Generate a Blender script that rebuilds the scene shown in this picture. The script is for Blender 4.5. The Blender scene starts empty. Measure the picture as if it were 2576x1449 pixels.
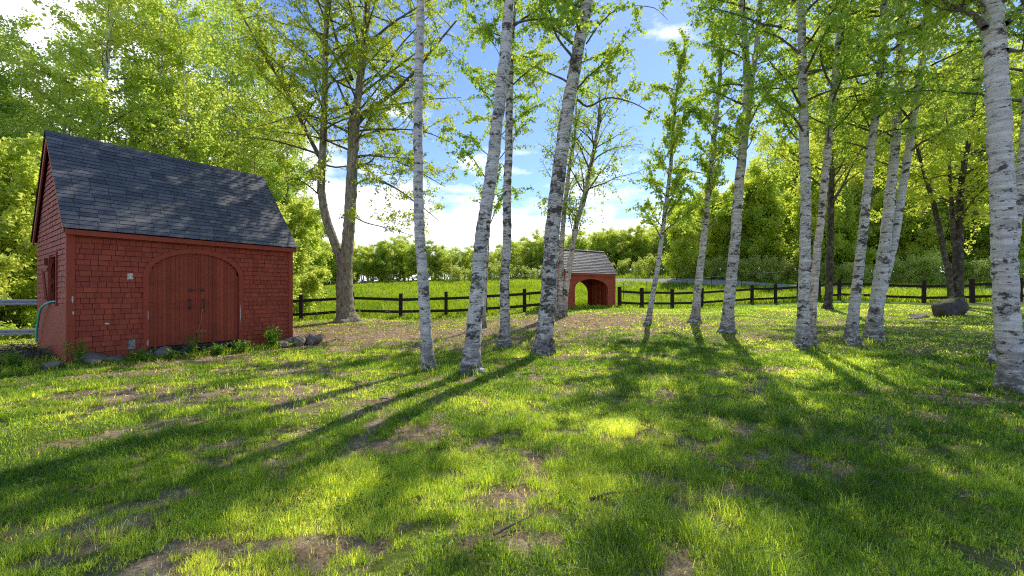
import bpy, math, random
import numpy as np
from mathutils import Vector
sc = bpy.context.scene
COL = sc.collection
PI = math.pi
F = 1044.0; CX = 1288.0; HY = 736.0; EYE = 1.55
rad = math.radians

# ------------------------------------------------------------------ noise
def _h(ix, iy, s):
    v = np.sin(ix * 127.1 + iy * 311.7 + s * 74.7) * 43758.5453
    return v - np.floor(v)
def vn(x, y, s=0):
    x = np.asarray(x, float); y = np.asarray(y, float)
    ix = np.floor(x); iy = np.floor(y); fx = x - ix; fy = y - iy
    fx = fx * fx * (3 - 2 * fx); fy = fy * fy * (3 - 2 * fy)
    a = _h(ix, iy, s); b = _h(ix + 1, iy, s); c = _h(ix, iy + 1, s); d = _h(ix + 1, iy + 1, s)
    return (a * (1 - fx) + b * fx) * (1 - fy) + (c * (1 - fx) + d * fx) * fy
def fbm(x, y, s=0, o=4):
    t = 0; a = .5; n = 0
    for k in range(o):
        t = t + a * vn(x * 2 ** k, y * 2 ** k, s + k * 13); n += a; a *= .5
    return t / n

# ------------------------------------------------------------------ terrain
def W(px, py, Y):
    return ((px - CX) / F * Y, Y, EYE - (py - HY) / F * Y)
_c = [(-9.73, 9.1, -.02), (-7, 13, -.05), (-13.2, 11.5, .0), (-10, 15, .1), (0, 0, 0), (6, 1, .02), (-6, 1, -.02), (0, -9, -.1), (0, 4, 0), (-4, 5, -.02), (4, 5, .03),
      (-22, 13, .0), (-32, 26, .3), (-14, 25, .35), (-60, 60, 2.3), (60, 70, 4.5), (-60, -8, -.5), (60, -8, .6), (60, 30, 2.6), (-60, 20, .2), (0, 80, 4.4), (40, 80, 5.0), (-40, 80, 3.3), (22, 45, 3.4)]
for q in [(1075, 930, 8.4), (1365, 888, 10.2), (870, 805, 19.5), (757, 807, 20.3), (1008, 800, 21), (1224, 794, 21.5), (1425, 778, 22), (1548, 772, 23.9), (1408, 793, 19),
          (1615, 777, 25), (1765, 773, 26), (1891, 764, 27.2), (2008, 762, 25.6), (2111, 755, 25), (2323, 763, 23), (2446, 758.5, 22.3), (1628, 815, 16), (1830, 833, 14), (2018, 873, 11),
          (2195, 850, 12.3), (2415, 798, 16), (2545, 985, 6.4), (2480, 737, 28), (2480, 718, 34), (2120, 714, 38), (1300, 705, 60), (1000, 713, 62), (800, 722, 62), (800, 750, 35), (1300, 741, 36), (1700, 716, 42)]:
    _c.append(W(*q))
_c = np.array(_c)
def _U(r2):
    return .5 * r2 * np.log(r2 + 1e-9)
_n = len(_c)
_r2 = (_c[:, None, 0] - _c[None, :, 0]) ** 2 + (_c[:, None, 1] - _c[None, :, 1]) ** 2
_K = _U(_r2) + np.eye(_n) * 2.0
_P = np.c_[np.ones(_n), _c[:, :2]]
_A = np.block([[_K, _P], [_P.T, np.zeros((3, 3))]])
_w = np.linalg.solve(_A, np.r_[_c[:, 2], np.zeros(3)])
def H(x, y):
    x = np.asarray(x, float); y = np.asarray(y, float)
    shp = np.broadcast(x, y).shape
    xf = np.clip(np.broadcast_to(x, shp).ravel(), -60, 60); yf = np.clip(np.broadcast_to(y, shp).ravel(), -9, 80)
    out = np.empty(xf.shape)
    for i in range(0, len(xf), 20000):
        a = xf[i:i + 20000]; b = yf[i:i + 20000]
        r2 = (a[:, None] - _c[None, :, 0]) ** 2 + (b[:, None] - _c[None, :, 1]) ** 2
        out[i:i + 20000] = _U(r2) @ _w[:_n] + _w[_n] + _w[_n + 1] * a + _w[_n + 2] * b
    xx = np.broadcast_to(x, shp).ravel(); yy = np.broadcast_to(y, shp).ravel()
    out += (fbm(xx * .9, yy * .9, 5, 3) - .5) * .07 + (fbm(xx * .25, yy * .25, 9, 2) - .5) * .12
    return out.reshape(shp)
def hz(x, y):
    return float(H(np.array([x]), np.array([y]))[0])
def at(px, py):
    """ground point seen at a pixel"""
    Ys = np.linspace(2, 75, 3000)
    z = EYE - (py - HY) / F * Ys
    g = H((px - CX) / F * Ys, Ys)
    k = np.argmax(z < g)
    if z[k] >= g[k]: k = -1
    Y = Ys[k]
    return (px - CX) / F * Y, Y, float(g[k])

def gs(x, y, cx, cy, rx, ry, rot=0.):
    c, s = math.cos(rot), math.sin(rot)
    u = ((x - cx) * c + (y - cy) * s) / rx; v = (-(x - cx) * s + (y - cy) * c) / ry
    return np.exp(-(u * u + v * v))
def dirt(x, y):
    r = np.zeros(np.shape(x))
    for g in [(-4.5, 14.5, 5.5, 4), (-1, 12.6, 3.5, 1.9), (2.5, 17, 4.5, 2.6), (-7.2, 10.2, 2.0, 1.1), (-4.4, 6.4, 3.2, .8), (-6, 8.2, 3, .7), (1.6, 9.6, 1.1, .6), (9, 22, 2.5, .6),
              (-1.1, 4.4, .9, .22), (1.2, 3.3, 1.4, .22), (2.8, 3.6, 1.2, .2), (.2, 2.6, .8, .15), (3.5, 4.6, 1., .3), (-3.6, 4.9, 2, .3), (6.5, 6.2, 1.6, .35), (4.5, 8.2, 1.1, .3)]:
        r = np.maximum(r, gs(x, y, *g))
    n = fbm(x * 1.1, y * 1.6, 21, 4); n2 = fbm(x * 4.5, y * 6, 33, 3)
    d = r * np.where(y < 5.5, .22, np.where(y > 9, .85, .66)) + (n - .5) * 1.15 + (n2 - .5) * 1.9 + .05 + (vn(x * 13, y * 17, 3) - .5) * .35
    d = d * np.clip((22.5 - y) / 2.5, 0, 1)
    return np.clip((d - .17) * 4.2, 0, 1)

# ------------------------------------------------------------------ materials
def mat(name):
    m = bpy.data.materials.new(name); m.use_nodes = True
    nt = m.node_tree; nt.nodes.clear()
    out = nt.nodes.new('ShaderNodeOutputMaterial')
    return m, nt, out
class NB:
    def __init__(s, nt): s.nt = nt
    def n(s, t, ins=None, **kw):
        k = s.nt.nodes.new(t)
        for a, v in kw.items(): setattr(k, a, v)
        for i, v in (ins or {}).items():
            if hasattr(v, 'is_linked') or isinstance(v, bpy.types.NodeSocket): s.nt.links.new(v, k.inputs[i])
            else: k.inputs[i].default_value = v
        return k
    def math(s, op, a, b=0., clamp=False):
        return s.n('ShaderNodeMath', {0: a, 1: b}, operation=op, use_clamp=clamp).outputs[0]
    def mix(s, f, a, b, bt='MIX'):
        k = s.n('ShaderNodeMix', data_type='RGBA', blend_type=bt)
        for i, v in ((0, f), (6, a), (7, b)):
            if isinstance(v, bpy.types.NodeSocket): s.nt.links.new(v, k.inputs[i])
            else: k.inputs[i].default_value = v if i == 0 or len(v) == 4 else (*v, 1)
        return k.outputs[2]
    def noise(s, vec, scale, det=4, rough=.6):
        return s.n('ShaderNodeTexNoise', {'Vector': vec, 'Scale': scale, 'Detail': det, 'Roughness': rough}).outputs[0]
    def obj(s, sc_=(1, 1, 1)):
        t = s.n('ShaderNodeTexCoord').outputs['Object']
        return s.n('ShaderNodeMapping', {0: t, 3: sc_}).outputs[0]
    def attr(s, a):
        return s.n('ShaderNodeAttribute', attribute_name=a).outputs['Fac']
    def step(s, v, a, b):
        return s.n('ShaderNodeMapRange', {0: v, 1: a, 2: b, 3: 0., 4: 1.}, clamp=True).outputs[0]
    def bump(s, h, st, d=.02):
        return s.n('ShaderNodeBump', {'Height': h, 'Strength': st, 'Distance': d}).outputs[0]
    def pbr(s, out, col, rough, nrm=None, spec=.3, metal=0.):
        ins = {'Base Color': col if isinstance(col, bpy.types.NodeSocket) else (*col, 1), 'Roughness': rough, 'Specular IOR Level': spec, 'Metallic': metal}
        if nrm is not None: ins['Normal'] = nrm
        k = s.n('ShaderNodeBsdfPrincipled', ins); s.nt.links.new(k.outputs[0], out.inputs[0]); return k

def leaf_mat(name, c1, c2, t1, t2, fac=.5):
    m, nt, out = mat(name); b = NB(nt)
    r = b.n('ShaderNodeObjectInfo').outputs['Random']
    f = b.math('ADD', b.math('MULTIPLY', b.attr('tint'), .75), b.math('MULTIPLY', r, .25))
    d = b.n('ShaderNodeBsdfDiffuse', {0: b.mix(f, c1, c2)})
    t = b.n('ShaderNodeBsdfTranslucent', {0: b.mix(f, t1, t2)})
    g = b.n('ShaderNodeBsdfGlossy', {0: (.5, .5, .5, 1), 1: .35})
    x = b.n('ShaderNodeMixShader', {0: fac, 1: d.outputs[0], 2: t.outputs[0]})
    y = b.n('ShaderNodeMixShader', {0: .035, 1: x.outputs[0], 2: g.outputs[0]})
    nt.links.new(y.outputs[0], out.inputs[0]); return m
M = {}
M['birch_leaf'] = leaf_mat('birch_leaf', (.12, .25, .04), (.32, .46, .08), (.44, .74, .05), (.92, .97, .15), .58)
M['maple_leaf'] = leaf_mat('maple_leaf', (.12, .23, .03), (.30, .38, .04), (.45, .65, .04), (.92, .95, .08), .58)
M['yellow_leaf'] = leaf_mat('yellow_leaf', (.22, .34, .04), (.48, .52, .08), (.70, .90, .06), (.97, .97, .14), .64)
M['wood_leaf'] = leaf_mat('wood_leaf', (.15, .29, .05), (.38, .50, .10), (.52, .80, .07), (.95, .98, .20), .57)
M['fresh_leaf'] = leaf_mat('fresh_leaf', (.26, .40, .06), (.50, .58, .11), (.74, .92, .08), (.98, .98, .22), .6)
M['needle'] = leaf_mat('needle', (.03, .06, .02), (.07, .12, .03), (.06, .12, .02), (.12, .2, .04), .35)
M['pale_leaf'] = leaf_mat('pale_leaf', (.28, .38, .08), (.52, .56, .16), (.7, .85, .12), (.97, .98, .25), .55)
M['weed_leaf'] = leaf_mat('weed_leaf', (.06, .15, .02), (.13, .25, .03), (.2, .42, .03), (.4, .6, .06), .5)

def grass_mat(name, c):
    m, nt, out = mat(name); b = NB(nt)
    r = b.n('ShaderNodeValToRGB', {0: b.attr('tint')}); cr = r.color_ramp
    cr.elements[0].position = 0; cr.elements[0].color = (*c[0], 1)
    cr.elements[1].position = 1; cr.elements[1].color = (*c[3], 1)
    for p, q in ((.45, c[1]), (.78, c[2])):
        e = cr.elements.new(p); e.color = (*q, 1)
    d = b.n('ShaderNodeBsdfDiffuse', {0: r.outputs[0]})
    t = b.n('ShaderNodeBsdfTranslucent', {0: b.mix(1., r.outputs[0], (2.6, 2.6, 1.1), 'MULTIPLY')})
    g = b.n('ShaderNodeBsdfGlossy', {0: (.6, .6, .6, 1), 1: .4})
    x = b.n('ShaderNodeMixShader', {0: .6, 1: d.outputs[0], 2: t.outputs[0]})
    y = b.n('ShaderNodeMixShader', {0: .04, 1: x.outputs[0], 2: g.outputs[0]})
    nt.links.new(y.outputs[0], out.inputs[0]); return m
M['lawn'] = grass_mat('lawn_blades', [(.05, .12, .018), (.33, .42, .06), (.74, .70, .19), (.74, .63, .38)])
M['meadow'] = grass_mat('meadow_blades', [(.10, .17, .012), (.18, .25, .018), (.30, .34, .035), (.42, .36, .13)])
M['straw'] = grass_mat('straw', [(.20, .14, .08), (.36, .27, .16), (.50, .40, .25), (.64, .54, .38)])

def ground_mat():
    m, nt, out = mat('soil_and_thatch'); b = NB(nt)
    v = b.obj()
    n1 = b.noise(v, 3.2, 6, .7); n2 = b.noise(v, 26, 5, .75); n3 = b.noise(v, .8, 3)
    soil = b.mix(b.step(n1, .35, .65), (.30, .21, .14), (.60, .47, .35))
    soil = b.mix(b.step(n2, .42, .62), b.mix(1., soil, (.5, .46, .42), 'MULTIPLY'), soil)
    soil = b.mix(b.step(n2, .60, .72), soil, (.45, .36, .25))
    gr = b.mix(b.step(n2, .3, .7), (.05, .085, .01), (.22, .27, .04))
    gr = b.mix(b.step(n3, .4, .62), gr, (.12, .15, .03))
    th = b.mix(b.step(n2, .35, .6), (.09, .075, .03), (.32, .27, .12))
    d = b.attr('dirt')
    gr = b.mix(b.step(n1, .5, .7), gr, th)
    far = b.attr('meadow')
    gr = b.mix(far, gr, b.mix(b.step(n2, .3, .7), (.07, .15, .015), (.15, .26, .03)))
    c = b.mix(d, gr, soil)
    b.pbr(out, c, .95, b.bump(b.math('ADD', n2, b.math('MULTIPLY', n1, 1.5)), .9, .03), .1)
    return m
M['ground'] = ground_mat()

def birch_bark(name, dark=.5, warm=0.):
    m, nt, out = mat(name); b = NB(nt)
    t = b.n('ShaderNodeTexCoord').outputs['Object']
    off = b.n('ShaderNodeCombineXYZ', {0: b.math('MULTIPLY', b.n('ShaderNodeObjectInfo').outputs['Random'], 37.), 2: b.math('MULTIPLY', b.n('ShaderNodeObjectInfo').outputs['Random'], 91.)}).outputs[0]
    t2 = b.n('ShaderNodeVectorMath', {0: t, 1: off}, operation='ADD').outputs[0]
    def mp(s): return b.n('ShaderNodeMapping', {0: t2, 3: s}).outputs[0]
    fine = b.noise(mp((9, 9, 90)), 1., 5, .65)
    band = b.noise(mp((1.5, 1.5, 14)), 1., 4, .6)
    dash = b.noise(mp((7, 7, 34)), 1., 4, .6)
    scar = b.noise(mp((4, 4, 7)), 1., 6, .7)
    blot = b.noise(mp((2.1, 2.1, 3.4)), 1., 7, .72); lich = b.noise(mp((11, 11, 14)), 1., 5, .7)
    c = b.mix(b.step(band, .35, .65), (.42 + .04 * warm, .39, .355 - .02 * warm), (.76, .735 - .05 * warm, .70 - .11 * warm))
    c = b.mix(b.step(fine, .55, .75), c, (.34, .30, .26))
    dk = b.step(dash, .63 - .07 * dark, .67 - .06 * dark)
    sk = b.step(scar, .60 - .08 * dark, .65 - .08 * dark)
    z = b.n('ShaderNodeSeparateXYZ', {0: t}).outputs[2]
    lo = b.math('MULTIPLY', b.step(z, .95, .05), b.step(b.noise(mp((6, 6, 12)), 1., 5, .7), .38, .55))
    bl = b.math('MULTIPLY', b.step(blot, .59 - .07 * dark, .63 - .06 * dark), b.step(lich, .36, .50))
    c = b.mix(b.math('MULTIPLY', b.step(lich, .56, .66), .6), c, (.17, .18, .13))
    f = b.math('MAXIMUM', bl, b.math('MAXIMUM', b.math('MAXIMUM', dk, sk), lo))
    c = b.mix(f, c, b.mix(b.step(fine, .4, .6), (.035, .03, .026), (.14, .12, .10)))
    hgt = b.math('SUBTRACT', b.math('MULTIPLY', fine, .5), b.math('MULTIPLY', f, -.8))
    b.pbr(out, c, .8, b.bump(hgt, .6, .012), .2); return m
M['birch_pale'] = birch_bark('white_birch_bark', .22)
M['birch_mid'] = birch_bark('grey_birch_bark', .5)
M['birch_rough'] = birch_bark('scarred_birch_bark', .78)
M['birch_warm'] = birch_bark('pinkish_birch_bark', .45, 1.)
def bark(name, a, c2):
    m, nt, out = mat(name); b = NB(nt)
    n = b.noise(b.obj((16, 16, 3.2)), 1., 6, .7); n2 = b.noise(b.obj((5, 5, 5)), 1., 4)
    c = b.mix(b.step(n, .38, .62), a, c2); c = b.mix(b.step(n2, .5, .7), c, (.20, .19, .14))
    b.pbr(out, c, .9, b.bump(n, .9, .03), .15); return m
M['bark'] = bark('furrowed_bark', (.15, .125, .085), (.46, .40, .29))
M['bark_dark'] = bark('dark_bark', (.03, .024, .02), (.12, .095, .075))
M['twig'] = bark('twig_bark', (.08, .062, .05), (.20, .16, .125))
M['twig_grey'] = bark('grey_twig_bark', (.12, .10, .08), (.24, .20, .17))

def shingle_mat(name, c0, c1, grime, sheen=.25):
    m, nt, out = mat(name); b = NB(nt)
    ti = b.attr('tint'); n = b.noise(b.obj((3, 3, 3)), 1., 5); g = b.noise(b.obj((60, 60, 9)), 1., 4, .7)
    c = b.mix(ti, c0, c1); c = b.mix(b.math('MULTIPLY', b.step(n, .48, .75), .55), c, grime)
    c = b.mix(b.math('MULTIPLY', b.step(g, .55, .8), .35), c, b.mix(1., c, (.45, .45, .45), 'MULTIPLY'))
    b.pbr(out, c, .62, b.bump(g, .35, .006), sheen); return m
M['red_shingle'] = shingle_mat('red_painted_shingles', (.29, .048, .028), (.43, .082, .042), (.18, .040, .026))
M['red_board'] = shingle_mat('red_painted_boards', (.28, .047, .028), (.40, .072, .038), (.18, .042, .026))
M['door_board'] = shingle_mat('brown_red_door_boards', (.23, .040, .022), (.38, .072, .036), (.14, .030, .018))
M['red_orange'] = shingle_mat('faded_red_boards', (.34, .06, .03), (.47, .09, .045), (.22, .05, .03))
def roof_mat(name, a, c2):
    m, nt, out = mat(name); b = NB(nt)
    g = b.noise(b.obj((1, 1, 1)), 220., 2, .8); n = b.noise(b.obj((1, 1, 1)), 2.2, 4)
    c = b.mix(b.attr('tint'), a, c2); c = b.mix(b.step(g, .5, .75), c, (.30, .31, .34)); c = b.mix(b.math('MULTIPLY', b.step(n, .5, .7), .35), c, (.06, .065, .07))
    b.pbr(out, c, .52, b.bump(g, .6, .004), .2); return m
M['roof'] = roof_mat('black_asphalt_shingles', (.042, .044, .048), (.155, .152, .155))
M['roof_grey'] = roof_mat('grey_asphalt_shingles', (.09, .08, .078), (.165, .148, .14))
def plain(name, c, r=.7, sp=.3, metal=0., vary=.35, s=(8, 8, 8)):
    m, nt, out = mat(name); b = NB(nt); n = b.noise(b.obj(s), 1., 5, .65)
    cc = b.mix(b.step(n, .35, .7), tuple(x * (1 - vary) for x in c), tuple(min(1, x * (1 + vary * .5)) for x in c))
    b.pbr(out, cc, r, b.bump(n, .3, .006), sp, metal); return m
M['fence'] = plain('weathered_black_fence_wood', (.045, .032, .026), .85, .2, vary=.6, s=(4, 4, 30))
M['rail_grey'] = plain('grey_weathered_rail', (.36, .38, .42), .6, .4, vary=.4, s=(3, 30, 30))
M['inside'] = plain('dark_interior_boards', (.05, .022, .016), .9)
M['black'] = plain('black_tarred_sill', (.03, .032, .04), .5, .4)
M['iron'] = plain('rusty_iron', (.10, .05, .035), .6, .4, .3)
M['white'] = plain('flaking_white_paint', (.68, .68, .62), .7, vary=.5, s=(25, 25, 25))
M['hose'] = plain('teal_hose', (.06, .62, .54), .45, .4, vary=.1)
M['rope'] = plain('pink_rope', (.55, .25, .18), .8)
M['tape'] = plain('white_fence_tape', (.75, .75, .72), .6)
M['tin'] = plain('grey_green_patch', (.30, .34, .30), .6, vary=.6, s=(20, 20, 20))
def rock_mat(name, c, moss):
    m, nt, out = mat(name); b = NB(nt); n = b.noise(b.obj(), 5., 8, .7); n2 = b.noise(b.obj(), 22., 5, .7)
    cc = b.mix(b.step(n, .35, .65), tuple(x * .45 for x in c), c); cc = b.mix(b.step(n2, .6, .75), cc, tuple(min(1, x * 1.6) for x in c))
    if moss:
        nz = b.n('ShaderNodeSeparateXYZ', {0: b.n('ShaderNodeNewGeometry').outputs['Normal']}).outputs[2]
        cc = b.mix(b.math('MULTIPLY', b.step(nz, .75, .95), b.step(n, .4, .55)), cc, (.12, .13, .03))
    b.pbr(out, cc, .9, b.bump(b.math('ADD', n, n2), .8, .03), .2); return m
M['rock'] = rock_mat('grey_fieldstone', (.27, .25, .22), False)
M['rock_tan'] = rock_mat('tan_fieldstone', (.36, .30, .24), False)
M['boulder'] = rock_mat('mossy_boulder', (.13, .115, .10), True)
def gravel():
    m, nt, out = mat('grey_gravel'); b = NB(nt); v = b.obj()
    n = b.noise(v, 9., 6, .8); n2 = b.noise(v, .6, 3)
    c = b.mix(b.step(n, .35, .65), (.22, .20, .19), (.46, .45, .45)); c = b.mix(b.step(n2, .55, .75), c, (.24, .23, .14))
    b.pbr(out, c, .95, b.bump(n, .8, .03), .1); return m
M['gravel'] = gravel()

# ------------------------------------------------------------------ mesh helpers
def np_mesh(name, V, Q, mats, tint=None, mi=None, smooth=False, tri=False, extra=None):
    V = np.asarray(V, np.float32).reshape(-1, 3); Q = np.asarray(Q, np.int32); k = Q.shape[1]
    me = bpy.data.meshes.new(name)
    me.vertices.add(len(V)); me.vertices.foreach_set('co', V.ravel())
    me.loops.add(Q.size); me.loops.foreach_set('vertex_index', Q.ravel())
    me.polygons.add(len(Q)); me.polygons.foreach_set('loop_start', np.arange(0, Q.size, k, dtype=np.int32))
    for m in (mats if isinstance(mats, (list, tuple)) else [mats]): me.materials.append(m)
    if mi is not None: me.polygons.foreach_set('material_index', np.asarray(mi, np.int32))
    me.polygons.foreach_set('use_smooth', np.full(len(Q), smooth))
    if tint is not None:
        a = me.attributes.new('tint', 'FLOAT', 'FACE'); a.data.foreach_set('value', np.asarray(tint, np.float32))
    for nm, vals in (extra or {}).items():
        a = me.attributes.new(nm, 'FLOAT', 'POINT'); a.data.foreach_set('value', np.asarray(vals, np.float32))
    me.update(calc_edges=True)
    return me
def link(name, me, parent=None, loc=None):
    o = bpy.data.objects.new(name, me); COL.objects.link(o)
    if parent is not None: o.parent = parent
    if loc is not None: o.location = loc
    return o
def tag(o, label, cat, group=None, kind=None):
    if label: o['label'] = label
    if cat: o['category'] = cat
    if group: o['group'] = group
    if kind: o['kind'] = kind
    return o
def thing(name, label, cat, loc=(0, 0, 0), rz=0., group=None):
    o = bpy.data.objects.new(name, None); COL.objects.link(o); o.location = loc; o.rotation_euler = (0, 0, rz)
    o.empty_display_size = .2
    return tag(o, label, cat, group)
def frames(P):
    P = np.asarray(P, float); T = np.gradient(P, axis=0); T /= np.linalg.norm(T, axis=1)[:, None] + 1e-9
    ref = np.array([0, 0, 1.]) if abs(T[0][2]) < .8 else np.array([1., 0, 0])
    N = np.empty_like(T); B = np.empty_like(T)
    n = np.cross(T[0], ref); n /= np.linalg.norm(n)
    for i in range(len(P)):
        n = n - T[i] * (n @ T[i]); n /= np.linalg.norm(n) + 1e-9
        N[i] = n; B[i] = np.cross(T[i], n)
    return T, N, B
class TB:
    """collects tubes and quads"""
    def __init__(s): s.V = []; s.Q = []; s.t = []; s.m = []; s.n = 0
    def tube(s, P, R, k=6, mi=0, tint=.5, rough=0., rng=None, cap=False, lobe=None):
        P = np.asarray(P, float); R = np.asarray(R, float); n = len(P)
        T, N, B = frames(P); a = np.linspace(0, 2 * PI, k, endpoint=False)
        rr = R[:, None] * np.ones(k)[None, :]
        if rough and rng is not None: rr = rr * (1 + rng.normal(0, rough, (n, k)))
        if lobe is not None:
            hh = np.clip(P[:, 2] - P[1, 2], 0, 9)[:, None]; rr = rr * (1 + np.exp(-hh / .17) * (.28 + .34 * np.sin(3 * a[None] + lobe) + .16 * np.sin(5 * a[None] + 2 * lobe)))
        V = P[:, None, :] + rr[:, :, None] * (np.cos(a)[None, :, None] * N[:, None, :] + np.sin(a)[None, :, None] * B[:, None, :])
        i = np.arange(n - 1)[:, None] * k; j = np.arange(k)[None, :]; j2 = (j + 1) % k
        Q = np.stack([i + j, i + j2, i + k + j2, i + k + j], -1).reshape(-1, 4) + s.n
        s.V.append(V.reshape(-1, 3)); s.Q.append(Q); s.t.append(np.full(len(Q), tint)); s.m.append(np.full(len(Q), mi)); s.n += n * k
    def quad(s, vs, tint=.5, mi=0):
        s.V.append(np.asarray(vs, float)); s.Q.append(np.arange(4)[None] + s.n); s.t.append([tint]); s.m.append([mi]); s.n += 4
    def box(s, x0, x1, y0, y1, z0, z1, tint=.5, mi=0):
        v = [(x, y, z) for z in (z0, z1) for y in (y0, y1) for x in (x0, x1)]
        q = [(0, 2, 3, 1), (4, 5, 7, 6), (0, 1, 5, 4), (2, 6, 7, 3), (0, 4, 6, 2), (1, 3, 7, 5)]
        s.V.append(np.array(v, float)); s.Q.append(np.array(q) + s.n); s.t.append([tint] * 6); s.m.append([mi] * 6); s.n += 8
    def prism(s, poly, f, d0, d1, tint=.5, mi=0):
        """outline strip pairs: poly = list of (a,b) pairs; f(u,v,d) -> point; closed band of boxes between inner and outer outlines"""
        for (a0, b0), (a1, b1) in zip(poly[:-1], poly[1:]):
            c = [f(*a0, d0), f(*a1, d0), f(*b1, d0), f(*b0, d0), f(*a0, d1), f(*a1, d1), f(*b1, d1), f(*b0, d1)]
            q = [(0, 1, 2, 3), (4, 7, 6, 5), (0, 4, 5, 1), (3, 2, 6, 7)]
            s.V.append(np.array(c, float)); s.Q.append(np.array(q) + s.n); s.t.append([tint] * 4); s.m.append([mi] * 4); s.n += 8
    def build(s, name, mats, parent=None, smooth=False, loc=None):
        Q = np.concatenate(s.Q); t = np.concatenate(s.t); m = np.concatenate(s.m)
        me = np_mesh(name, np.concatenate(s.V), Q, mats, t, m, smooth)
        return link(name, me, parent, loc)
    def bevelled(s, name, mats, parent=None, w=.006):
        o = s.build(name, mats, parent); md = o.modifiers.new('bevel', 'BEVEL'); md.width = w; md.segments = 2; md.limit_method = 'ANGLE'; return o

def catmull(P, n):
    P = np.asarray(P, float)
    if len(P) < 3:
        t = np.linspace(0, 1, n)[:, None]; return P[0] * (1 - t) + P[-1] * t
    E = np.vstack([2 * P[0] - P[1], P, 2 * P[-1] - P[-2]]); out = []
    seg = len(P) - 1
    for u in np.linspace(0, seg - 1e-6, n):
        i = int(u); f = u - i; a, b_, c, d = E[i], E[i + 1], E[i + 2], E[i + 3]
        out.append(.5 * ((2 * b_) + (-a + c) * f + (2 * a - 5 * b_ + 4 * c - d) * f * f + (-a + 3 * b_ - 3 * c + d) * f ** 3))
    return np.array(out)

# ------------------------------------------------------------------ leaves
def leaves(rng, tw, n, size, sig, down=.5, fat=.42):
    """tw: (T,4,3) twig polylines"""
    L = np.linalg.norm(np.diff(tw, axis=1), axis=2).sum(1)
    k = rng.choice(len(tw), n, p=L / L.sum()); t = rng.random(n) ** .8 * 2.999
    i = t.astype(int); f = (t - i)[:, None]
    p = tw[k, i] * (1 - f) + tw[k, i + 1] * f + rng.normal(0, sig, (n, 3))
    return leaf_quads(rng, p, size, down, fat)
def leaf_quads(rng, p, size, down, fat=.42):
    n = len(p)
    d = rng.normal(0, 1, (n, 3)); d /= np.linalg.norm(d, axis=1)[:, None]; d[:, 2] -= down; d /= np.linalg.norm(d, axis=1)[:, None]
    w = np.cross(d, rng.normal(0, 1, (n, 3))); w /= np.linalg.norm(w, axis=1)[:, None] + 1e-9
    L = (size * rng.uniform(.45, 1.5, n))[:, None]
    nn = np.cross(d, w) * L * .10
    V = np.stack([p, p + d * L * .42 + w * L * fat + nn, p + d * L, p + d * L * .42 - w * L * fat + nn], 1).reshape(-1, 3)
    return V, np.arange(n * 4).reshape(-1, 4)

def grow(rng, P, R, o):
    """branches and twigs off a stem polyline; returns tubes, twigs"""
    P = np.asarray(P, float); cum = np.r_[0, np.cumsum(np.linalg.norm(np.diff(P, axis=0), axis=1))]; tot = cum[-1]
    tubes = []; tw = []
    nb = o['nb']; az = rng.random() * 6.28
    for i in range(nb):
        s = o['s0'] + (1 - o['s0']) * ((i + rng.random() * .8) / nb) ** o.get('pw', 1.) ; s = min(s, .995)
        c = s * tot; p = np.array([np.interp(c, cum, P[:, k]) for k in range(3)]); r = np.interp(c, cum, R)
        sp = (s - o['s0']) / (1 - o['s0'])
        prof = o['prof'](sp); L = o['R'] * prof * rng.uniform(*o.get('var', (.65, 1.2))) + .15
        az += 2.4 + rng.normal(0, .4); el = rad(o.get('el', 40) + rng.normal(0, 12)) 
        d = np.array([math.cos(az) * math.cos(el), math.sin(az) * math.cos(el), math.sin(el)])
        if 'bias' in o: d = d + np.array(o['bias']) * rng.random(); d /= np.linalg.norm(d)
        pts = [p]; st = L / 6
        for k in range(6):
            d = d + np.array([0, 0, o.get('curve', -.06)]) + rng.normal(0, .13, 3); d /= np.linalg.norm(d); pts.append(pts[-1] + d * st)
        pts = np.array(pts); r0 = min(r * .5, .008 + .011 * L)
        tubes.append((pts, np.linspace(r0, .004, 7), 5))
        sub(rng, pts, L, o, tubes, tw)
    return tubes, tw
def sub(rng, pts, L, o, tubes, tw):
    ns = max(2, int(o.get('ns', 7) * min(1.6, .5 + L / 3)))
    tw.append(pts[[2, 3, 4, 6]]) if len(pts) > 6 else None
    for j in range(ns):
        t = rng.uniform(.18, 1) * (len(pts) - 1.001); i = int(t); f = t - i
        q = pts[i] * (1 - f) + pts[i + 1] * f; d = pts[i + 1] - pts[i]; d /= np.linalg.norm(d) + 1e-9
        d = d * .8 + rng.normal(0, .55, 3); d /= np.linalg.norm(d)
        l = (L * .38 * (1.15 - t / len(pts)) + .15) * rng.uniform(.6, 1.3); pp = [q]
        for k in range(3):
            d = d + np.array([0, 0, o.get('droop', -.15)]) + rng.normal(0, .16, 3); d /= np.linalg.norm(d); pp.append(pp[-1] + d * l / 3)
        pp = np.array(pp); tubes.append((pp, np.linspace(.004 + .003 * l, .0022, 4), 3)); tw.append(pp)
        if o.get('fine', 0):
            for m_ in range(o['fine']):
                u = rng.uniform(.3, 2.9); a = int(u); q2 = pp[a] * (1 - u + a) + pp[a + 1] * (u - a)
                d2 = (pp[a + 1] - pp[a]); d2 = d2 / (np.linalg.norm(d2) + 1e-9) + rng.normal(0, .45, 3); d2 /= np.linalg.norm(d2); l2 = l * rng.uniform(.3, .6)
                p3 = q2 + np.outer(np.linspace(0, 1, 4), d2 * l2) + rng.normal(0, .012, (4, 3)) * np.arange(4)[:, None]; p3[0] = q2
                tubes.append((p3, np.array([.0045, .004, .003, .002]), 3)); tw.append(p3)

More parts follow.
